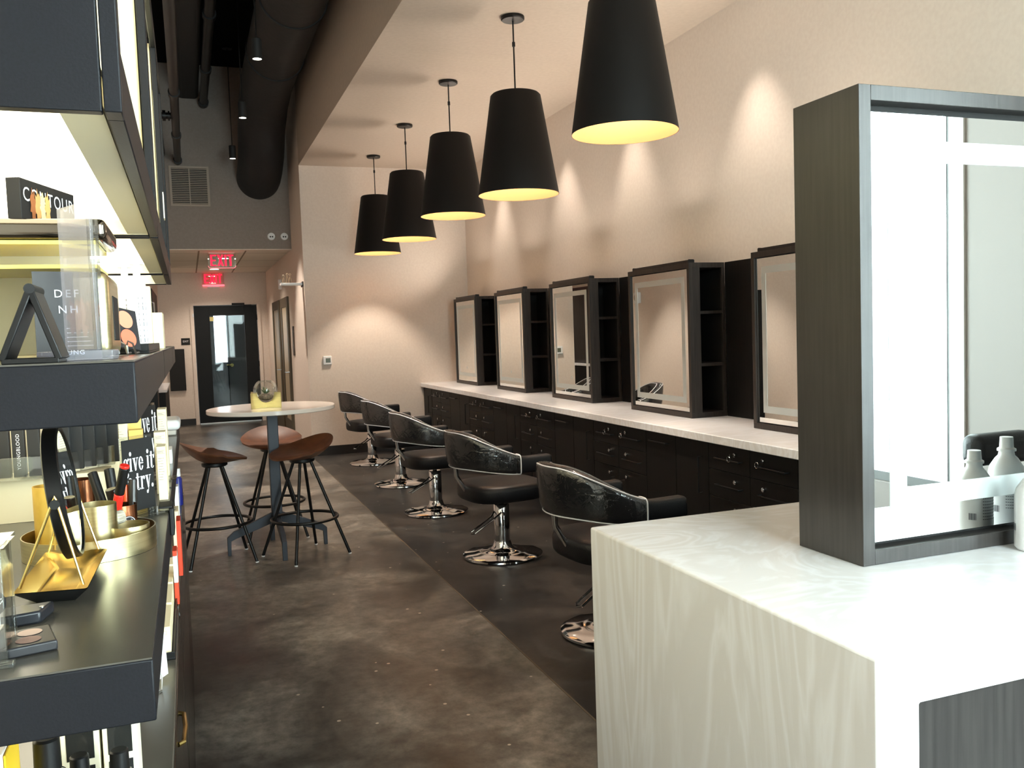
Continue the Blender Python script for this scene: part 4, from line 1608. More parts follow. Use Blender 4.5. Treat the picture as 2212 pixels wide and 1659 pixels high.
def contour_box():
    a, c = (-.192, 1.29), (-.145, 1.435)
    z0, z1 = 1.6645, 1.719
    t = thing('makeup_box', 'black CONTOUR makeup kit box standing on the steel tray lid', 'box', (-.18, 1.36, z0))
    B().slab(a, c, .018, z0, z1).build('carton', m_blackmatte, t, bevel=.0008)
    A, Cc = Vector((a[0], a[1], 0)), Vector((c[0], c[1], 0))
    u = (Cc - A).normalized()
    Lg = (Cc - A).length
    mid = A + u * Lg * .5
    b = B()
    put_text(b, 'CONTOUR', .026, (mid.x, mid.y, z0 + .034), u, (0, 0, 1), off=.0006, spacing=1.15)
    b.build('lettering', m_text, t, smooth=False)
    # crumbled powder swatches printed on the face
    cols = [(150, 88, 46), (214, 150, 90), (246, 214, 150), (224, 164, 96)]
    for k, cc in enumerate(cols):
        b = B()
        x0 = .030 + k * .013
        pts = []
        n = 18
        for q in range(n):
            a2 = 2 * pi * q / n
            rr = 1 + .28 * sin(q * 2.7 + k)
            pts.append((x0 + .0075 * rr * cos(a2), .022 + .020 * rr * sin(a2)))
        put_polys(b, [pts], (A.x, A.y, z0), u, (0, 0, 1), .0009 + .0001 * k)
        b.build('powder_print', M('powder_%d' % k, cc, .8), t, smooth=False)
contour_box()

def tent_compact():
    t = thing('folding_compact', 'black compact propped open like a tent at the frame edge of the eye level shelf', 'compact', (-.167, 1.13, ZM))
    ap = (-.155, 1.562)
    for s, xb in ((0, -.186), (1, -.131)):
        u = Vector((xb - ap[0], 0, ZM + .004 - ap[1]))
        n_ = Vector((-u.z, 0, u.x)).normalized() * .0035
        p0, p1 = Vector((ap[0], 0, ap[1])), Vector((xb, 0, ZM + .004))
        vs = []
        for y in (1.055, 1.122):
            for p in (p0 + n_, p1 + n_, p1 - n_, p0 - n_):
                vs.append((p.x, y, p.z))
        B().add(vs, [(0, 1, 2, 3), (7, 6, 5, 4), (0, 4, 5, 1), (1, 5, 6, 2), (2, 6, 7, 3), (3, 7, 4, 0)]).build('flap', m_black, t, bevel=.0012)
    B().cyl((ap[0], 1.054, ap[1]), (ap[0], 1.123, ap[1]), .0055, seg=14).build('hinge', m_blackmatte, t)
    B().box(-.186, -.131, 1.055, 1.122, ZM, ZM + .006).build('base_strip', m_black, t, bevel=.001)
tent_compact()

def leaflet_stand():
    # dark leaflet behind, in front of it a milky acrylic sign holder
    t = thing('leaflet', 'tall dark leaflet with rose powder print behind the acrylic holder', 'leaflet', (-.165, 1.22, ZM))
    a, c = Vector((-.176, 1.225, 0)), Vector((-.104, 1.245, 0))
    B().slab((a.x, a.y), (c.x, c.y), .0016, ZM + .0005, 1.593).build('sheet', M('charcoal_card', (46, 45, 46), .5), t, smooth=False)
    u = (c - a).normalized()
    b = B()
    o = a + u * .037
    put_text(b, 'DEF', .014, (o.x, o.y, 1.565), u, (0, 0, 1), .0006, 1.35)
    put_text(b, 'NH', .014, (o.x + .001, o.y, 1.545), u, (0, 0, 1), .0006, 1.35)
    put_text(b, 'YOUNG', .0085, (o.x, o.y, 1.491), u, (0, 0, 1), .0006, 1.2)
    print_lines(b, (o.x - .002, o.y, 1.522), u, (0, 0, 1), .03, 5, .0055, .0009, .0006)
    b.build('lettering', m_text, t, smooth=False)
    for k, cc in enumerate(((120, 74, 66), (166, 118, 104), (96, 58, 52))):
        pts = []
        for q in range(18):
            a2 = 2 * pi * q / 18
            rr = 1 + .25 * sin(q * 2.3 + k * 2)
            pts.append((.046 + k * .010 + .009 * rr * cos(a2), .053 + .022 * rr * sin(a2)))
        put_polys(B(), [pts], (a.x, a.y, ZM), u, (0, 0, 1), .0004 + .00005 * k).build('powder_print', M('rose_%d' % k, cc, .8), t, smooth=False)
    h = thing('sign_holder', 'upright milky acrylic sign holder on a clear block, corner of the eye level shelf', 'sign holder', (-.125, 1.15, ZM))
    p, q = (-.143, 1.215), (-.100, 1.135)
    B().slab(p, q, .004, ZM + .012, 1.668).build('panel', m_acrylhaze, h, bevel=.0008)
    d = (Vector(q) - Vector(p)).normalized()
    e = Vector(q) - d * .010
    B().slab((e.x, e.y), q, .010, ZM + .012, 1.675).build('clear_edge', m_acryl, h, bevel=.001)
    B().box(-.163, -.083, 1.128, 1.222, ZM + .0003, ZM + .0115).build('foot_block', m_acrylhaze, h, bevel=.001)
leaflet_stand()

def coral_palette():
    t = thing('blush_palette', 'open palette of four coral blush pans leaning beside the white pump bottles', 'palette', (-.09, 1.56, ZM))
    o = Vector((-.134, 1.50, ZM + .022))
    u = Vector((.62, .60, -.16)).normalized()
    v = Vector((-.15, .30, .95)).normalized()
    v = (v - u * v.dot(u)).normalized()
    n_ = u.cross(v)
    Wd, Hh = .088, .070
    vs = [o, o + u * Wd, o + u * Wd + v * Hh, o + v * Hh]
    vs = vs + [p - n_ * .006 for p in vs]
    B().add(vs, [(0, 1, 2, 3), (7, 6, 5, 4), (0, 4, 5, 1), (1, 5, 6, 2), (2, 6, 7, 3), (3, 7, 4, 0)]).build('tray', M('palette_black', (40, 40, 44), .4), t, bevel=.001)
    for k, (du, dv, cc) in enumerate(((.026, .050, (244, 226, 206)), (.063, .050, (232, 140, 112)), (.028, .018, (222, 134, 92)), (.065, .018, (246, 112, 84)))):
        put_polys(B(), disc2(du, dv, .0152, n=28), o, u, v, .0006).build('blush_pan', M('blush_%d' % k, cc, .7), t, smooth=False)
    s = thing('wire_easel', 'thin black wire easel carrying the coral blush palette', 'easel', (-.09, 1.50, ZM))
    for dx in (0, .012):
        B().tube([(-.098 + dx, 1.44, ZM + .003), (-.098 + dx, 1.44, ZM + .016), (-.096 + dx, 1.43, ZM + .022), (-.090 + dx, 1.44, ZM + .018), (-.088 + dx, 1.47, ZM + .003), (-.088 + dx, 1.56, ZM + .003)], .0016, 6).build('wire_loop', m_steel, s)
    o2 = B()
    o2.box(-.118, -.062, 1.60, 2.20, ZM + .0005, ZM + .004)
    o2.box(-.118, -.116, 1.60, 2.20, ZM + .004, ZM + .017).box(-.064, -.062, 1.60, 2.20, ZM + .004, ZM + .017)
    o2.box(-.116, -.064, 1.60, 1.602, ZM + .004, ZM + .017).box(-.116, -.064, 2.198, 2.20, ZM + .004, ZM + .017)
    tag(o2.build('product_tray', m_black, bevel=.0006), 'long shallow black tray under the white pump bottles on the eye level shelf', 'tray')
coral_palette()

def pump_bottle(x, y, label):
    t = thing('pump_bottle', label, 'bottle', (x, y, ZM + .0045), 'slim white pump bottles')
    z0, r = ZM + .0045, .0155
    B().lathe(x, y, [(.001, z0), (r, z0), (r, z0 + .115), (r - .001, z0 + .117), (.001, z0 + .117)], 28).build('bottle_body', m_white, t)
    B().lathe(x, y, [(.001, z0 + .117), (r - .001, z0 + .117), (r - .001, z0 + .136), (.007, z0 + .139), (.001, z0 + .139)], 28).build('collar', m_white, t)
    b = B().cyl((x, y, z0 + .138), (x, y, z0 + .162), .0065, seg=16).box(x - .012, x + .012, y - .007, y + .007, z0 + .160, z0 + .166)
    b.build('pump_head', m_white, t, bevel=.001)
    b = B()
    for k in range(3):
        a = rad(-88 + k * 26)
        da = rad(4 + 2 * (k == 1))
        for q in range(9):
            za, zb_ = z0 + .015 + q * .010, z0 + .015 + q * .010 + (.004 if q % 3 else .008)
            rr = r + .0003
            b.add([(x + rr * cos(a), y + rr * sin(a), za), (x + rr * cos(a + da), y + rr * sin(a + da), za), (x + rr * cos(a + da), y + rr * sin(a + da), zb_), (x + rr * cos(a), y + rr * sin(a), zb_)], [(0, 1, 2, 3)])
    b.build('label_print', M('grey_label_print', (110, 112, 118), .6), t, smooth=False)
pump_bottle(-.083, 1.79, 'slim white pump bottle at the shelf edge, nearest the aisle')
pump_bottle(-.108, 1.86, 'slim white pump bottle in the middle, beside the coral palette')
pump_bottle(-.150, 1.74, 'slim white pump bottle mostly hidden behind the brass case')

def carton(x0, x1, y0, y1, z0, z1, label, group=None, panel=True, mat=None, leaf=False):
    t = thing('carton', label, 'box', ((x0 + x1) / 2, (y0 + y1) / 2, z0), group)
    B().box(x0, x1, y0, y1, z0, z1).build('carton_body', mat or m_carton, t, bevel=.0008)
    if panel:
        b = B()
        wd = (x1 - x0)
        put_polys(b, rect2(.12 * wd, .88 * wd, -.016, -.0155) + rect2(.12 * wd, .88 * wd, -.0085, -.008) + rect2(.12 * wd, .125 * wd + .0004, -.016, -.008) + rect2(.875 * wd, .88 * wd, -.016, -.008), (x0, y0, z1), (1, 0, 0), (0, 0, 1))
        print_lines(b, (x0 + .15 * wd, y0, z1 - .0105), (1, 0, 0), (0, 0, 1), wd * .68, 2, .0028, .0009)
        n = int((z1 - z0 - .03) / .006)
        if n > 0:
            print_lines(b, (x0 + .12 * wd, y0, z1 - .026), (1, 0, 0), (0, 0, 1), wd * .7, min(n, 9), .006, .0008)
        b.build('label_print', m_print, t, smooth=False)
    if leaf:
        b = B()
        for k in range(4):
            a = rad(20 + k * 42)
            u = Vector((cos(a), 0, sin(a)))
            s = Vector((-sin(a), 0, cos(a)))
            o = Vector(((x0 + x1) / 2, y0 - .0006, z0 + .008))
            b.poly([o, o + u * .006 + s * .003, o + u * .014, o + u * .006 - s * .003])
        b.build('leaf_print', M('leaf_green', (70, 168, 92), .7), t, smooth=False)
    return t
for i, (x, l_) in enumerate(((-.175, 'pale yellow carton behind the bottles, left end of the eye level row'), (-.133, 'pale yellow carton behind the bottles, middle of the eye level row'), (-.088, 'pale yellow carton behind the bottles, aisle end of the eye level row'))):
    carton(x - .018, x + .018, 2.02 + i * .01, 2.06 + i * .01, ZM + (.0045 if i else 0), ZM + .115 + .012 * i, l_, 'pale cartons on the eye level shelf')

# items on the farther bays at eye level, seen edge on
carton(-.115, -.062, 2.60, 2.75, ZM + .0005, ZM + .10, 'pale carton on the second bay at eye level, seen edge on', panel=False)
o = B().box(-.055, -.0515, 3.30, 3.36, ZU + .18, ZU + .27).build('price_card', m_white, smooth=False)
tag(o, 'small white card fixed on the front frame of the second upper light box', 'card')

# ---- lower shelf
ZS = ZL + .0004
def tray_round():
    x, y = -.175, 1.65
    t = thing('round_tray', 'round brushed brass tray holding makeup cups on the lower shelf', 'tray', (x, y, ZS))
    R, H = .105, .036
    B().openlathe(x, y, [(.0005, ZS + .003), (R - .002, ZS + .003), (R - .002, ZS + H), (R, ZS + H), (R, ZS), (.0005, ZS)], 72).build('tray_body', m_brassbr, t)
tray_round()

def cup(x, y, z0, r, h, mat, label, sticker=False):
    t = thing('makeup_cup', label, 'cup', (x, y, z0), 'metal makeup cups')
    B().openlathe(x, y, [(.0005, z0 + .003), (r - .0012, z0 + .003), (r - .0012, z0 + h), (r, z0 + h), (r, z0), (.0005, z0)], 48).build('cup_body', mat, t)
    if sticker:
        a = rad(-62)
        o = Vector((x + (r + .0008) * cos(a), y + (r + .0008) * sin(a), z0 + h * .5))
        u = Vector((-sin(a), cos(a), 0))
        put_polys(B(), disc2(0, 0, .013, n=28), o, u, (0, 0, 1), .0004).build('sticker', m_blackmatte, t, smooth=False)
        b = put_polys(B(), ring2(0, 0, .0122, .0122, .0112, .0112, 0, 360, 28), o, u, (0, 0, 1), .0008)
        put_polys(b, [[(px, py + .001) for px, py in p] for p in didone_line('give it', .0045, .7)], o, u, (0, 0, 1), .0008)
        put_polys(b, [[(px, py - .006) for px, py in p] for p in didone_line('a try.', .0045, .7)], o, u, (0, 0, 1), .0008)
        b.build('lettering', m_text, t, smooth=False)
    return t
ZT2 = ZS + .0035
m_goldmat = noisy('satin_gold', (222, 182, 84), (230, 192, 96), .42, nscale=60, metal=.75)
cup(-.240, 1.685, ZT2, .024, .110, m_goldmat, 'tall satin gold cup at the wall end of the round tray')
cup(-.160, 1.615, ZT2, .032, .082, m_brassbr, 'medium brass cup in the middle of the round tray, behind the mirror')
cup(-.114, 1.628, ZT2, .035, .040, m_brassbr, 'low wide brass cup at the aisle end of the round tray')
cup(-.128, 1.705, ZT2, .026, .062, m_copper, 'copper cup with a round black give it a try sticker', True)
cup(-.205, 1.83, ZS, .024, .10, m_copper, 'copper toned cup standing behind the round tray')

def stick(name, label, p0, p1, r, segs, cat, group=None):
    """cosmetic tube along p0->p1; segs = list of (t0, t1, radius factor, material, part name)"""
    p0, p1 = Vector(p0), Vector(p1)
    t = thing(name, label, cat, tuple(p0), group)
    for t0, t1, f, mat, pn in segs:
        B().cyl(p0.lerp(p1, t0), p0.lerp(p1, t1), r * f, seg=20).build(pn, mat, t, bevel=r * .12)
    return t
m_redt = M('red_gloss_tube', (226, 44, 34), .12, coat=.6)
stick('lip_gloss', 'red lip gloss tube with black cap leaning out of the copper cup', (-.146, 1.690, ZT2 + .008), (-.114, 1.652, 1.290), .0085, [(0, .60, 1, m_redt, 'tube'), (.605, .96, .95, m_black, 'cap'), (.962, 1, .95, m_redt, 'cap_end')], 'lip gloss')
stick('lipstick', 'black lipstick with a pink collar leaning in the copper cup, wall side', (-.146, 1.712, ZT2 + .01), (-.176, 1.752, 1.268), .0085, [(0, .5, .8, M('rose_tube', (176, 96, 96), .3), 'tube'), (.505, 1, 1, m_black, 'cap')], 'lipstick', 'black lipsticks in the cups')
stick('lipstick', 'upright black lipstick just behind the red gloss tube', (-.135, 1.722, ZT2 + .01), (-.148, 1.755, 1.272), .009, [(0, .5, .8, m_black, 'tube'), (.505, 1, 1, m_black, 'cap')], 'lipstick', 'black lipsticks in the cups')
stick('lipstick', 'short dark lipstick with pale end in front of the black lipsticks', (-.126, 1.700, ZT2 + .01), (-.142, 1.692, 1.245), .0098, [(0, .985, 1, M('dark_brown_tube', (34, 30, 28), .3), 'tube'), (.986, 1, .97, M('pale_cap_end', (186, 178, 150), .4), 'cap_end')], 'lipstick', 'black lipsticks in the cups')
stick('lip_gloss', 'orange lip tint tube with dark cap behind the lipsticks', (-.120, 1.728, ZT2 + .01), (-.122, 1.742, 1.258), .005, [(0, .84, 1, M('orange_tube', (226, 88, 40), .3), 'tube'), (.845, 1, .7, m_black, 'cap')], 'lip tint')
stick('lipstick', 'slim dark lipstick at the card side of the copper cup', (-.112, 1.718, ZT2 + .01), (-.108, 1.735, 1.252), .0075, [(0, 1, 1, M('dark_brown_tube', (34, 30, 28), .3), 'tube')], 'lipstick', 'black lipsticks in the cups')
stick('makeup_brush', 'makeup brush with grey bristles lying across the brass cups', (-.168, 1.612, ZT2 + .048), (-.122, 1.644, ZT2 + .052), .010, [(0, .3, .5, m_black, 'handle'), (.305, .45, .8, m_brassbr, 'ferrule'), (.455, 1, 1.15, noisy('bristles', (150, 140, 122), (196, 188, 172), .9, nscale=90, scale=(1, 1, 8)), 'bristles')], 'brush')
stick('cotton_applicator', 'white pointed applicator tip in the tall gold cup', (-.232, 1.69, ZT2 + .07), (-.229, 1.685, 1.274), .007, [(0, .5, .6, m_white, 'stem'), (.5, 1, 1, m_white, 'tip')], 'applicator')

def table_mirror():
    c = Vector((-.184, 1.435, 1.285))
    t = thing('vanity_mirror', 'round black framed vanity mirror on gold wire legs over a brass dish', 'mirror', (-.19, 1.43, ZS))
    # disc axis points to the aisle and slightly up and forward
    n_ = Vector((.99, .02, .115)).normalized()
    R = .098
    a = n_.orthogonal().normalized()
    bb = n_.cross(a)
    def ringpts(r, off, m=64):
        return [c + n_ * off + (a * cos(2 * pi * k / m) + bb * sin(2 * pi * k / m)) * r for k in range(m)]
    prof = [(R - .004, -.011), (R, -.009), (R, .009), (R - .003, .011), (R - .006, .0105), (R - .006, .008)]
    vs, fs = [], []
    m = 64
    for r, off in prof:
        vs += ringpts(r, off)
    for k in range(len(prof) - 1):
        for i in range(m):
            j = (i + 1) % m
            fs.append((k * m + i, k * m + j, (k + 1) * m + j, (k + 1) * m + i))
    fs.append(tuple(range(m))[::-1])
    B().add(vs, fs).build('mirror_rim', m_black, t)
    B().poly(ringpts(R - .0062, .0085)).build('mirror', m_mirror, t, smooth=False)
    # horizontal pivot axis lies in the disc plane
    ax = n_.cross(Vector((0, 0, 1))).normalized()
    piv = [c + ax * (R + .008) * s for s in (-1, 1)]
    zr = ZS + .026
    cor = [(-.232, 1.335), (-.152, 1.315), (-.152, 1.535), (-.226, 1.55)]
    if piv[0].y > piv[1].y:
        piv = piv[::-1]
    for (p, feet) in ((piv[0], (cor[0], cor[1])), (piv[1], (cor[3], cor[2]))):
        f0, f1 = [Vector((q[0], q[1], zr)) for q in feet]
        B().tube([f0, p + Vector((0, 0, .004)) + (f0 - f1) * .03, p + Vector((0, 0, .010)), p + Vector((0, 0, .004)) - (f0 - f1) * .03, f1], .0021, 8).build('leg', m_brass, t)
        B().cyl(p - ax * .006, p + ax * .006, .0065, seg=18).build('pivot_knob', m_blackmatte, t)
    # brass dish
    d = thing('brass_dish', 'polished rectangular brass dish with a black underside under the vanity mirror', 'dish', (-.19, 1.43, ZS))
    out = [(-.238, 1.318), (-.146, 1.300), (-.140, 1.54), (-.232, 1.562)]
    inn = [(-.216, 1.352), (-.166, 1.340), (-.162, 1.505), (-.212, 1.520)]
    def rr(pts, k):
        cx_ = sum(p[0] for p in pts) / 4
        cy_ = sum(p[1] for p in pts) / 4
        return [(cx_ + (p[0] - cx_) * k, cy_ + (p[1] - cy_) * k) for p in pts]
    vs = [(x, y, ZS + .024) for x, y in out] + [(x, y, ZS + .006) for x, y in inn]
    b = B().add(vs, [(0, 1, 5, 4), (1, 2, 6, 5), (2, 3, 7, 6), (3, 0, 4, 7), (4, 5, 6, 7)])
    b.build('dish_lining', m_brass, d, bevel=.004, seg=3)
    vs = [(x, y, ZS + .0235) for x, y in rr(out, 1.01)] + [(x, y, ZS + .0) for x, y in rr(inn, 1.02)]
    B().add(vs, [(0, 1, 5, 4), (1, 2, 6, 5), (2, 3, 7, 6), (3, 0, 4, 7), (4, 5, 6, 7)]).build('dish_body', m_blackmatte, d)
table_mirror()

def try_card(a, c, z0, z1, label, foot):
    t = thing('card_holder', label, 'sign', ((a[0] + c[0]) / 2, (a[1] + c[1]) / 2, ZS), 'black give it a try cards')
    A, Cc = Vector((a[0], a[1], 0)), Vector((c[0], c[1], 0))
    u = (Cc - A).normalized()
    Lg = (Cc - A).length
    B().slab(a, c, .0012, z0, z1).build('card', m_blackmatte, t, smooth=False)
    n_ = Vector((u.y, -u.x, 0))
    p, q = A - u * .003 - n_ * .003, Cc + u * .003 - n_ * .003
    b = B()
    b.slab((p.x, p.y), (q.x, q.y), .0025, ZS + .001, z1 + .006)
    b.build('clear_stand', m_acryl, t, bevel=.0006)
    mid = A + u * Lg * .5
    s = Lg * .33
    b = B()
    o = (mid.x + u.x * Lg * .02, mid.y + u.y * Lg * .02, z0 + (z1 - z0) * .56)
    put_polys(b, didone_line('give it', s, .62), o, u, (0, 0, 1), .0005)
    o = (mid.x + u.x * Lg * .05, mid.y + u.y * Lg * .05, z0 + (z1 - z0) * .56 - s * 1.5)
    put_polys(b, didone_line('a try.', s, .62), o, u, (0, 0, 1), .0005)
    b.build('lettering', m_text, t, smooth=False)
    f0, f1 = A + n_ * .045 - u * .006, Cc + n_ * .045 + u * .01
    g0, g1 = A - n_ * .02 - u * .006, Cc - n_ * .02 + u * .01
    B().prism([(f0.x, f0.y), (f1.x, f1.y), (g1.x, g1.y), (g0.x, g0.y)], ZS + .0001, ZS + .006).build('foot_block', m_acryl, t, bevel=.0008)
try_card((-.137, 1.925), (-.082, 1.985), ZL + .009, 1.304, 'black give it a try card in a clear stand, beside the brass tray', True)
try_card((-.132, 2.34), (-.088, 2.44), ZL + .045, 1.340, 'farther black give it a try card, its top lines hidden behind the nearer one', True)

# acrylic lipstick rack
def lip_rack():
    t = thing('lipstick_rack', 'clear stepped acrylic rack of black lipstick boxes below the eye level shelf', 'rack', (-.29, 2.0, ZS))
    zt = 1.238
    u = Vector((.155, .13, 0))
    B().box(-.40, -.285, 1.955, 2.03, zt, zt + .004).box(-.40, -.285, 1.952, 1.955, zt, zt + .045).build('rack_front', m_acryl, t, bevel=.0006)
    B().slab((-.285, 1.955), (-.165, 2.10), .07, zt, zt + .004).slab((-.285, 1.954), (-.165, 2.099), -.002, zt, zt + .042).build('rack_wing', m_acryl, t, bevel=.0006)
    for k in range(5):
        o = Vector((-.285, 1.955)) + Vector((.12, .145)) * (k / 4.0)
        B().box(o.x - .001, o.x + .001, o.y - .002, o.y + .03, zt, zt + .042).build('divider', m_acryl, t, smooth=False)
    B().box(-.40, -.17, 1.99, 2.08, ZS, zt - .001).build('rack_plinth', m_carton, t, smooth=False)
    n = 0
    L_ = []
    for k in range(4):
        L_.append((-.392 + k * .027, 1.965, 0.0))
    for k in range(6):
        o = Vector((-.282, 1.972)) + Vector((.118, .142)) * (k / 5.6)
        L_.append((o.x, o.y, 50.4))
    for k, (x, y, ang) in enumerate(L_):
        which = ['first', 'second', 'third', 'fourth', 'fifth', 'sixth', 'seventh', 'eighth', 'ninth', 'tenth'][k]
        tb = thing('lipstick_box', 'black lipstick box, %s from the wall in the clear rack' % which, 'lipstick box', (x, y, zt + .0045), 'black lipstick boxes in the rack')
        B().box(x, x + .022, y, y + .02, zt + .0045, zt + .13).build('carton_body', M('lipstick_black', (26, 26, 27), .4), tb, bevel=.0006)
        if k in (2, 4):
            put_text(B(), 'YOUNGBLOOD', .0092, (x + .011, y, zt + .055), (0, 0, 1), (-1, 0, 0), .0006, 1.15).build('lettering', m_text, tb, smooth=False)
lip_rack()

carton(-.235, -.160, 2.15, 2.19, ZS, 1.246, 'wide cream carton with framed print, standing below the lipstick rack end', None)
carton(-.182, -.142, 2.20, 2.24, ZS, 1.330, 'tall cream carton with framed print beside the lipstick rack', None)
carton(-.146, -.116, 2.26, 2.29, ZS, 1.322, 'yellow carton behind the nearer black card', None, False, M('yellow_carton', (232, 200, 110), .6))
carton(-.140, -.110, 2.20, 2.23, ZS, 1.300, 'amber carton just left of the nearer black card', None, False, M('amber_carton', (222, 184, 96), .6))
carton(-.079, -.060, 2.10, 2.16, ZS, 1.268, 'lower cream carton at the shelf edge, nearest the black card', 'cream cartons along the shelf edge')
carton(-.086, -.0605, 2.19, 2.24, ZS, 1.292, 'cream carton with framed print, second along the shelf edge', 'cream cartons along the shelf edge')
carton(-.086, -.064, 2.47, 2.55, ZS, 1.325, 'tallest cream carton at the shelf edge, past the farther black card', 'cream cartons along the shelf edge')
carton(-.080, -.061, 2.72, 2.82, ZS, 1.188, 'plain white block carton at the far end of the lower shelf', None, False, m_white)

def steamer():
    t = thing('towel_bin', 'grey bin with a rounded white lid at the far end of the shelves', 'bin', (-.075, 3.62, ZS))
    B().prism([(-.105, 3.55), (-.060, 3.55), (-.060, 3.75), (-.105, 3.75)], ZS, 1.166).build('bin_body', M('bin_grey', (186, 180, 172), .5), t, bevel=.004)
    B().box(-.108, -.044, 3.54, 3.76, 1.1665, 1.205).build('lid', m_white, t, bevel=.016, seg=4)
steamer()

# foreground tester stand at the left frame edge
def tester_stand():
    t = thing('tester_stand', 'clear acrylic tester stand with a sticker card at the left picture edge', 'display stand', (-.26, 1.13, ZS))
    x1 = -.208
    b = B().box(-.33, x1, 1.10, 1.104, ZS + .001, 1.278).box(x1 - .0025, x1, 1.104, 1.165, ZS + .001, 1.278)
    b.box(-.33, x1 + .004, 1.098, 1.17, 1.278, 1.283).box(-.33, x1 + .008, 1.085, 1.10, ZS, ZS + .005)
    b.build('acrylic_body', m_acryl, t, bevel=.0006)
    B().box(-.30, x1 - .006, 1.107, 1.109, 1.19, 1.235).build('card', m_white, t, smooth=False)
    o = (-.222, 1.107, 1.216)
    put_polys(B(), disc2(0, 0, .0155, n=30), o, (1, 0, 0), (0, 0, 1), .0006).build('sticker', m_blackmatte, t, smooth=False)
    b = B()
    ca, sa = cos(rad(-38)), sin(rad(-38))
    for s, dy in (('give it', .002), ('a try.', -.0065)):
        ps = [[(px * ca - (py + dy) * sa, px * sa + (py + dy) * ca) for px, py in p] for p in didone_line(s, .0058, .7)]
        put_polys(b, ps, o, (1, 0, 0), (0, 0, 1), .001)
    b.build('lettering', m_text, t, smooth=False)
    B().box(-.33, -.213, 1.115, 1.16, ZS + .001, 1.178).build('dark_tester', M('tester_black', (26, 27, 32), .2), t, bevel=.006)
    B().tube([(-.24, 1.13, 1.283), (-.24, 1.13, 1.305), (-.232, 1.128, 1.312), (-.226, 1.128, 1.305), (-.222, 1.13, 1.283)], .0018, 6).build('wire_clip', m_steel, t)
tester_stand()

def shadow_palette():
    t = thing('eyeshadow_palette', 'open black palette of nude eyeshadow pans at the near corner of the lower shelf', 'palette', (-.195, 1.15, ZS))
    o = Vector((-.285, 1.095, ZS))
    u = Vector((.97, .24, 0)).normalized()
    v = Vector((-u.y, u.x, 0))
    Wd, Hh = .128, .072
    c4 = [o, o + u * Wd, o + u * Wd + v * Hh, o + v * Hh]
    B().prism([(p.x, p.y) for p in c4], ZS, ZS + .012).build('tray', M('palette_black', (40, 40, 44), .4), t, bevel=.002)
    cols = [(232, 206, 186), (226, 158, 112), (206, 178, 164), (160, 128, 116), (238, 214, 196), (200, 160, 140)]
    for k in range(6):
        du, dv = .104 - (k // 2) * .032, .050 - (k % 2) * .029
        du -= .004 * (k % 2)
        put_polys(B(), disc2(du, dv, .0135, n=30), (o.x, o.y, ZS + .012), u, v, .0006).build('shadow_pan', M('shadow_%d' % k, cols[[2, 3, 0, 1, 4, 5][k]], .75), t, smooth=False)
    t2 = thing('compact_case', 'closed dark compact lying behind the nude eyeshadow palette', 'compact', (-.20, 1.25, ZS))
    B().prism([(-.29, 1.225), (-.195, 1.245), (-.185, 1.29), (-.29, 1.275)], ZS, ZS + .016).build('case', M('compact_dark', (34, 36, 42), .35), t2, bevel=.003)
    B().cyl((-.196, 1.262, ZS + .016), (-.196, 1.262, ZS + .0175), .003, seg=12).build('stud', m_steel, t2)
shadow_palette()

def shelf_clip():
    t = thing('shelf_clip', 'black plastic clip on the front edge of the lower shelf', 'clip', (XF, 1.98, 1.10))
    B().box(XF + .0005, XF + .009, 1.94, 2.02, 1.098, 1.155).build('clip_body', m_blackmatte, t, bevel=.002)
    B().box(XF - .02, XF + .006, 1.945, 2.015, 1.1555, 1.159).build('clip_lip', m_blackmatte, t, bevel=.001)
shelf_clip()

# ---- base cabinet top
ZBT = ZB + .0004
bt = B()
bt.box(-.135, -.059, 1.90, 2.56, ZBT, ZBT + .004)
bt.box(-.135, -.059, 1.90, 1.903, ZBT + .004, ZBT + .016)
bt.box(-.062, -.059, 1.903, 2.56, ZBT + .004, ZBT + .016)
tag(bt.build('product_tray', m_black, bevel=.0006), 'black lipped tray of small cream cartons on the base cabinet', 'tray')
NTH = ['nearest', 'second', 'third', 'fourth', 'fifth', 'sixth', 'farthest']
for k in range(7):
    y = 1.912 + k * .09
    carton(-.128, -.066, y, y + .082, ZBT + .0045, ZBT + .066 - (k % 2) * .003, 'small cream carton, %s in the row on the black lipped tray' % NTH[k], 'small cream cartons in the black tray', k == 0, None, k == 0)

def wire_holder():
    t = thing('leaflet_holder', 'bent wire holder with a white leaflet on the base cabinet', 'leaflet holder', (-.08, 1.52, ZBT))
    B().tube([(-.108, 1.70, ZBT + .002), (-.081, 1.735, ZBT + .002), (-.079, 1.742, ZBT + .026), (-.084, 1.746, ZBT + .038), (-.092, 1.746, ZBT + .041), (-.097, 1.742, ZBT + .026)], .0016, 8).build('wire', m_steel, t)
    lf = B().add([(-.112, 1.752, ZBT), (-.070, 1.79, ZBT + .012), (-.076, 1.85, ZBT + .085), (-.118, 1.82, ZBT + .085), (-.1127, 1.751, ZBT), (-.0707, 1.789, ZBT + .012), (-.0767, 1.849, ZBT + .085), (-.1187, 1.819, ZBT + .085)], [(0, 1, 2, 3), (7, 6, 5, 4), (0, 4, 5, 1), (1, 5, 6, 2), (2, 6, 7, 3), (3, 7, 4, 0)])
    lf.build('leaflet', m_white, t, smooth=False)
wire_holder()

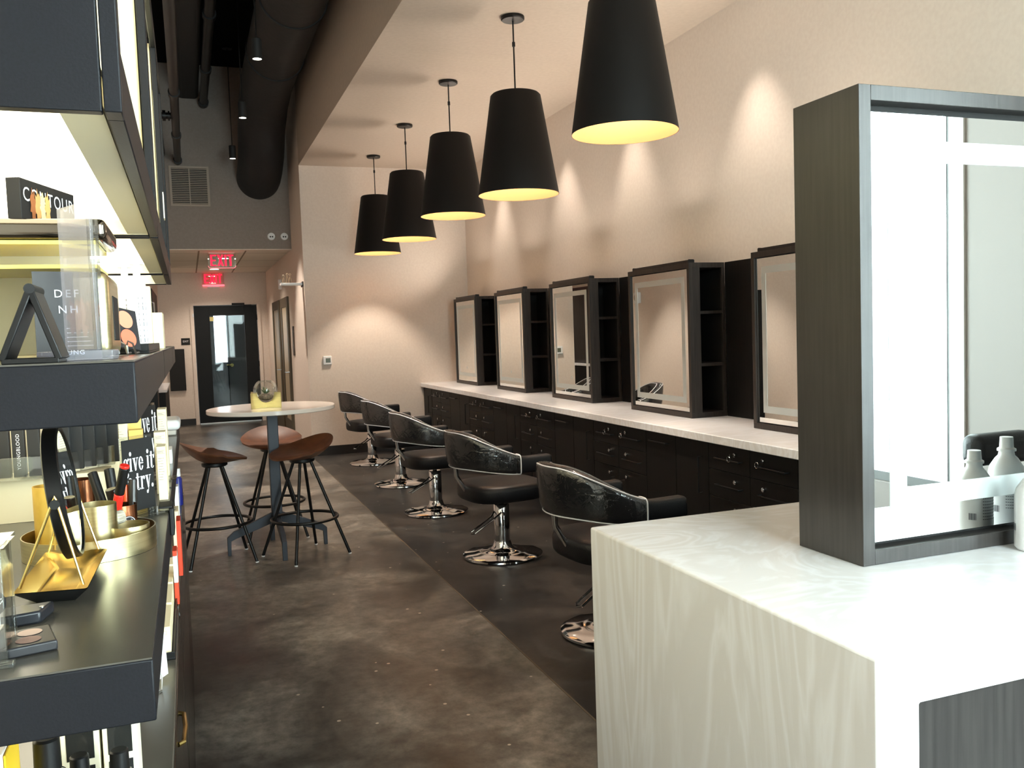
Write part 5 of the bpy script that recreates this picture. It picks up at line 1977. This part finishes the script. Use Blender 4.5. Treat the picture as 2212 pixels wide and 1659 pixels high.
def under_bottle(x, y, h, r, label, stripe=None):
    t = thing('dropper_bottle', label, 'bottle', (x, y, ZBT), 'dark bottles under the lower shelf')
    g = M('dark_bottle_glass', (24, 20, 18), .08, coat=.5)
    B().lathe(x, y, [(.001, ZBT), (r, ZBT), (r, ZBT + h * .6), (r * .8, ZBT + h * .68), (r * .5, ZBT + h * .72), (.001, ZBT + h * .72)], 32).build('bottle_body', g, t)
    B().lathe(x, y, [(.001, ZBT + h * .72), (r * .62, ZBT + h * .72), (r * .6, ZBT + h * .98), (r * .5, ZBT + h), (.001, ZBT + h)], 28).build('cap', m_black, t)
    if stripe:
        b = B()
        rr = r + .0005
        for k in range(8):
            a0, a1 = rad(-95 + k * 9), rad(-86 + k * 9)
            b.add([(x + rr * cos(a0), y + rr * sin(a0), ZBT + .02), (x + rr * cos(a1), y + rr * sin(a1), ZBT + .02), (x + rr * cos(a1), y + rr * sin(a1), ZBT + h * .56), (x + rr * cos(a0), y + rr * sin(a0), ZBT + h * .56)], [(0, 1, 2, 3)])
        b.build('blue_label', M('blue_label', stripe, .5), t)
under_bottle(-.198, 1.24, .150, .026, 'dark bottle with a blue label beside the pink white box, under the lower shelf', (92, 148, 206))
under_bottle(-.168, 1.29, .098, .020, 'dark capped bottle in front of the black and white boxes')
under_bottle(-.118, 1.28, .100, .020, 'dark capped bottle nearest the aisle under the lower shelf')
o = B().box(-.33, -.232, 1.16, 1.24, ZBT, ZBT + .17).build('pale_box', M('pink_white_box', (248, 236, 226), .5), bevel=.002)
tag(o, 'pink white box with a yellow side at the bottom left picture corner', 'box')
o2 = B().box(-.231, -.229, 1.16, 1.24, ZBT, ZBT + .168).build('yellow_side', M('yellow_side', (240, 196, 40), .5), o, smooth=False)
o2.location = (0, 0, 0)
for v in o2.data.vertices:
    v.co = v.co - Vector(o.location)
def bw_box(x0, x1, y, h, label):
    t = thing('gift_box', label, 'box', ((x0 + x1) / 2, y, ZBT), 'black and white boxes under the lower shelf')
    B().box(x0, x1, y, y + .07, ZBT, ZBT + h).build('carton_body', M('warm_white_box', (244, 238, 214), .5), t, bevel=.001)
    B().box(x0 + .007, x1 - .007, y - .0008, y - .0001, ZBT + .06, ZBT + h - .006).build('clear_front', M('black_window', (42, 42, 40), .1, coat=.8), t, smooth=False)
    B().box(x0 + .007, x1 - .007, y - .0008, y - .0001, ZBT + .008, ZBT + .05).build('black_panel', m_blackmatte, t, smooth=False)
bw_box(-.200, -.150, 1.36, .165, 'black and white window box under the lower shelf, wall side')
bw_box(-.146, -.100, 1.36, .175, 'black and white window box under the lower shelf, aisle side')

# tubes and packets along the base cabinet front
def tube_bottle():
    x, y = -.068, 3.72
    t = thing('blue_tube', 'blue tube with a white cap standing at the far base cabinet edge', 'tube', (x, y, ZBT))
    B().lathe(x, y, [(.001, ZBT), (.016, ZBT), (.016, ZBT + .105), (.010, ZBT + .115), (.001, ZBT + .115)], 24).build('tube_body', M('deep_blue', (24, 34, 120), .35), t)
    B().lathe(x, y, [(.001, ZBT + .115), (.012, ZBT + .115), (.0115, ZBT + .146), (.001, ZBT + .147)], 24).build('cap', m_white, t)
tube_bottle()
def packet(x0, x1, y0, y1, z1, cols, label):
    t = thing('product_packet', label, 'packet', ((x0 + x1) / 2, (y0 + y1) / 2, ZBT), 'orange and white packets at the base cabinet edge')
    n = len(cols)
    for k, (a, c, m_, nm) in enumerate(cols):
        B().box(x0, x1, y0, y1, ZBT + a * (z1 - ZBT), ZBT + c * (z1 - ZBT)).build(nm, m_, t, bevel=.001)
m_or = M('signal_orange', (206, 62, 30), .45)
packet(-.058, -.047, 2.58, 2.66, 1.005, [(0, 1, m_or, 'packet_body')], 'orange packet standing at the base cabinet edge, farther one')
packet(-.064, -.054, 2.30, 2.36, .985, [(0, .40, m_or, 'orange_end'), (.405, .9, m_white, 'white_label'), (.905, 1, m_or, 'orange_cap')], 'white and orange banded packet standing at the base cabinet edge, nearer one')
packet(-.074, -.060, 3.30, 3.36, .99, [(0, 1, m_white, 'packet_body')], 'white packet beside the blue tube on the base cabinet')
packet(-.076, -.058, 2.95, 3.05, .965, [(0, 1, m_carton, 'packet_body')], 'cream packet between the blue tube and the orange packet')
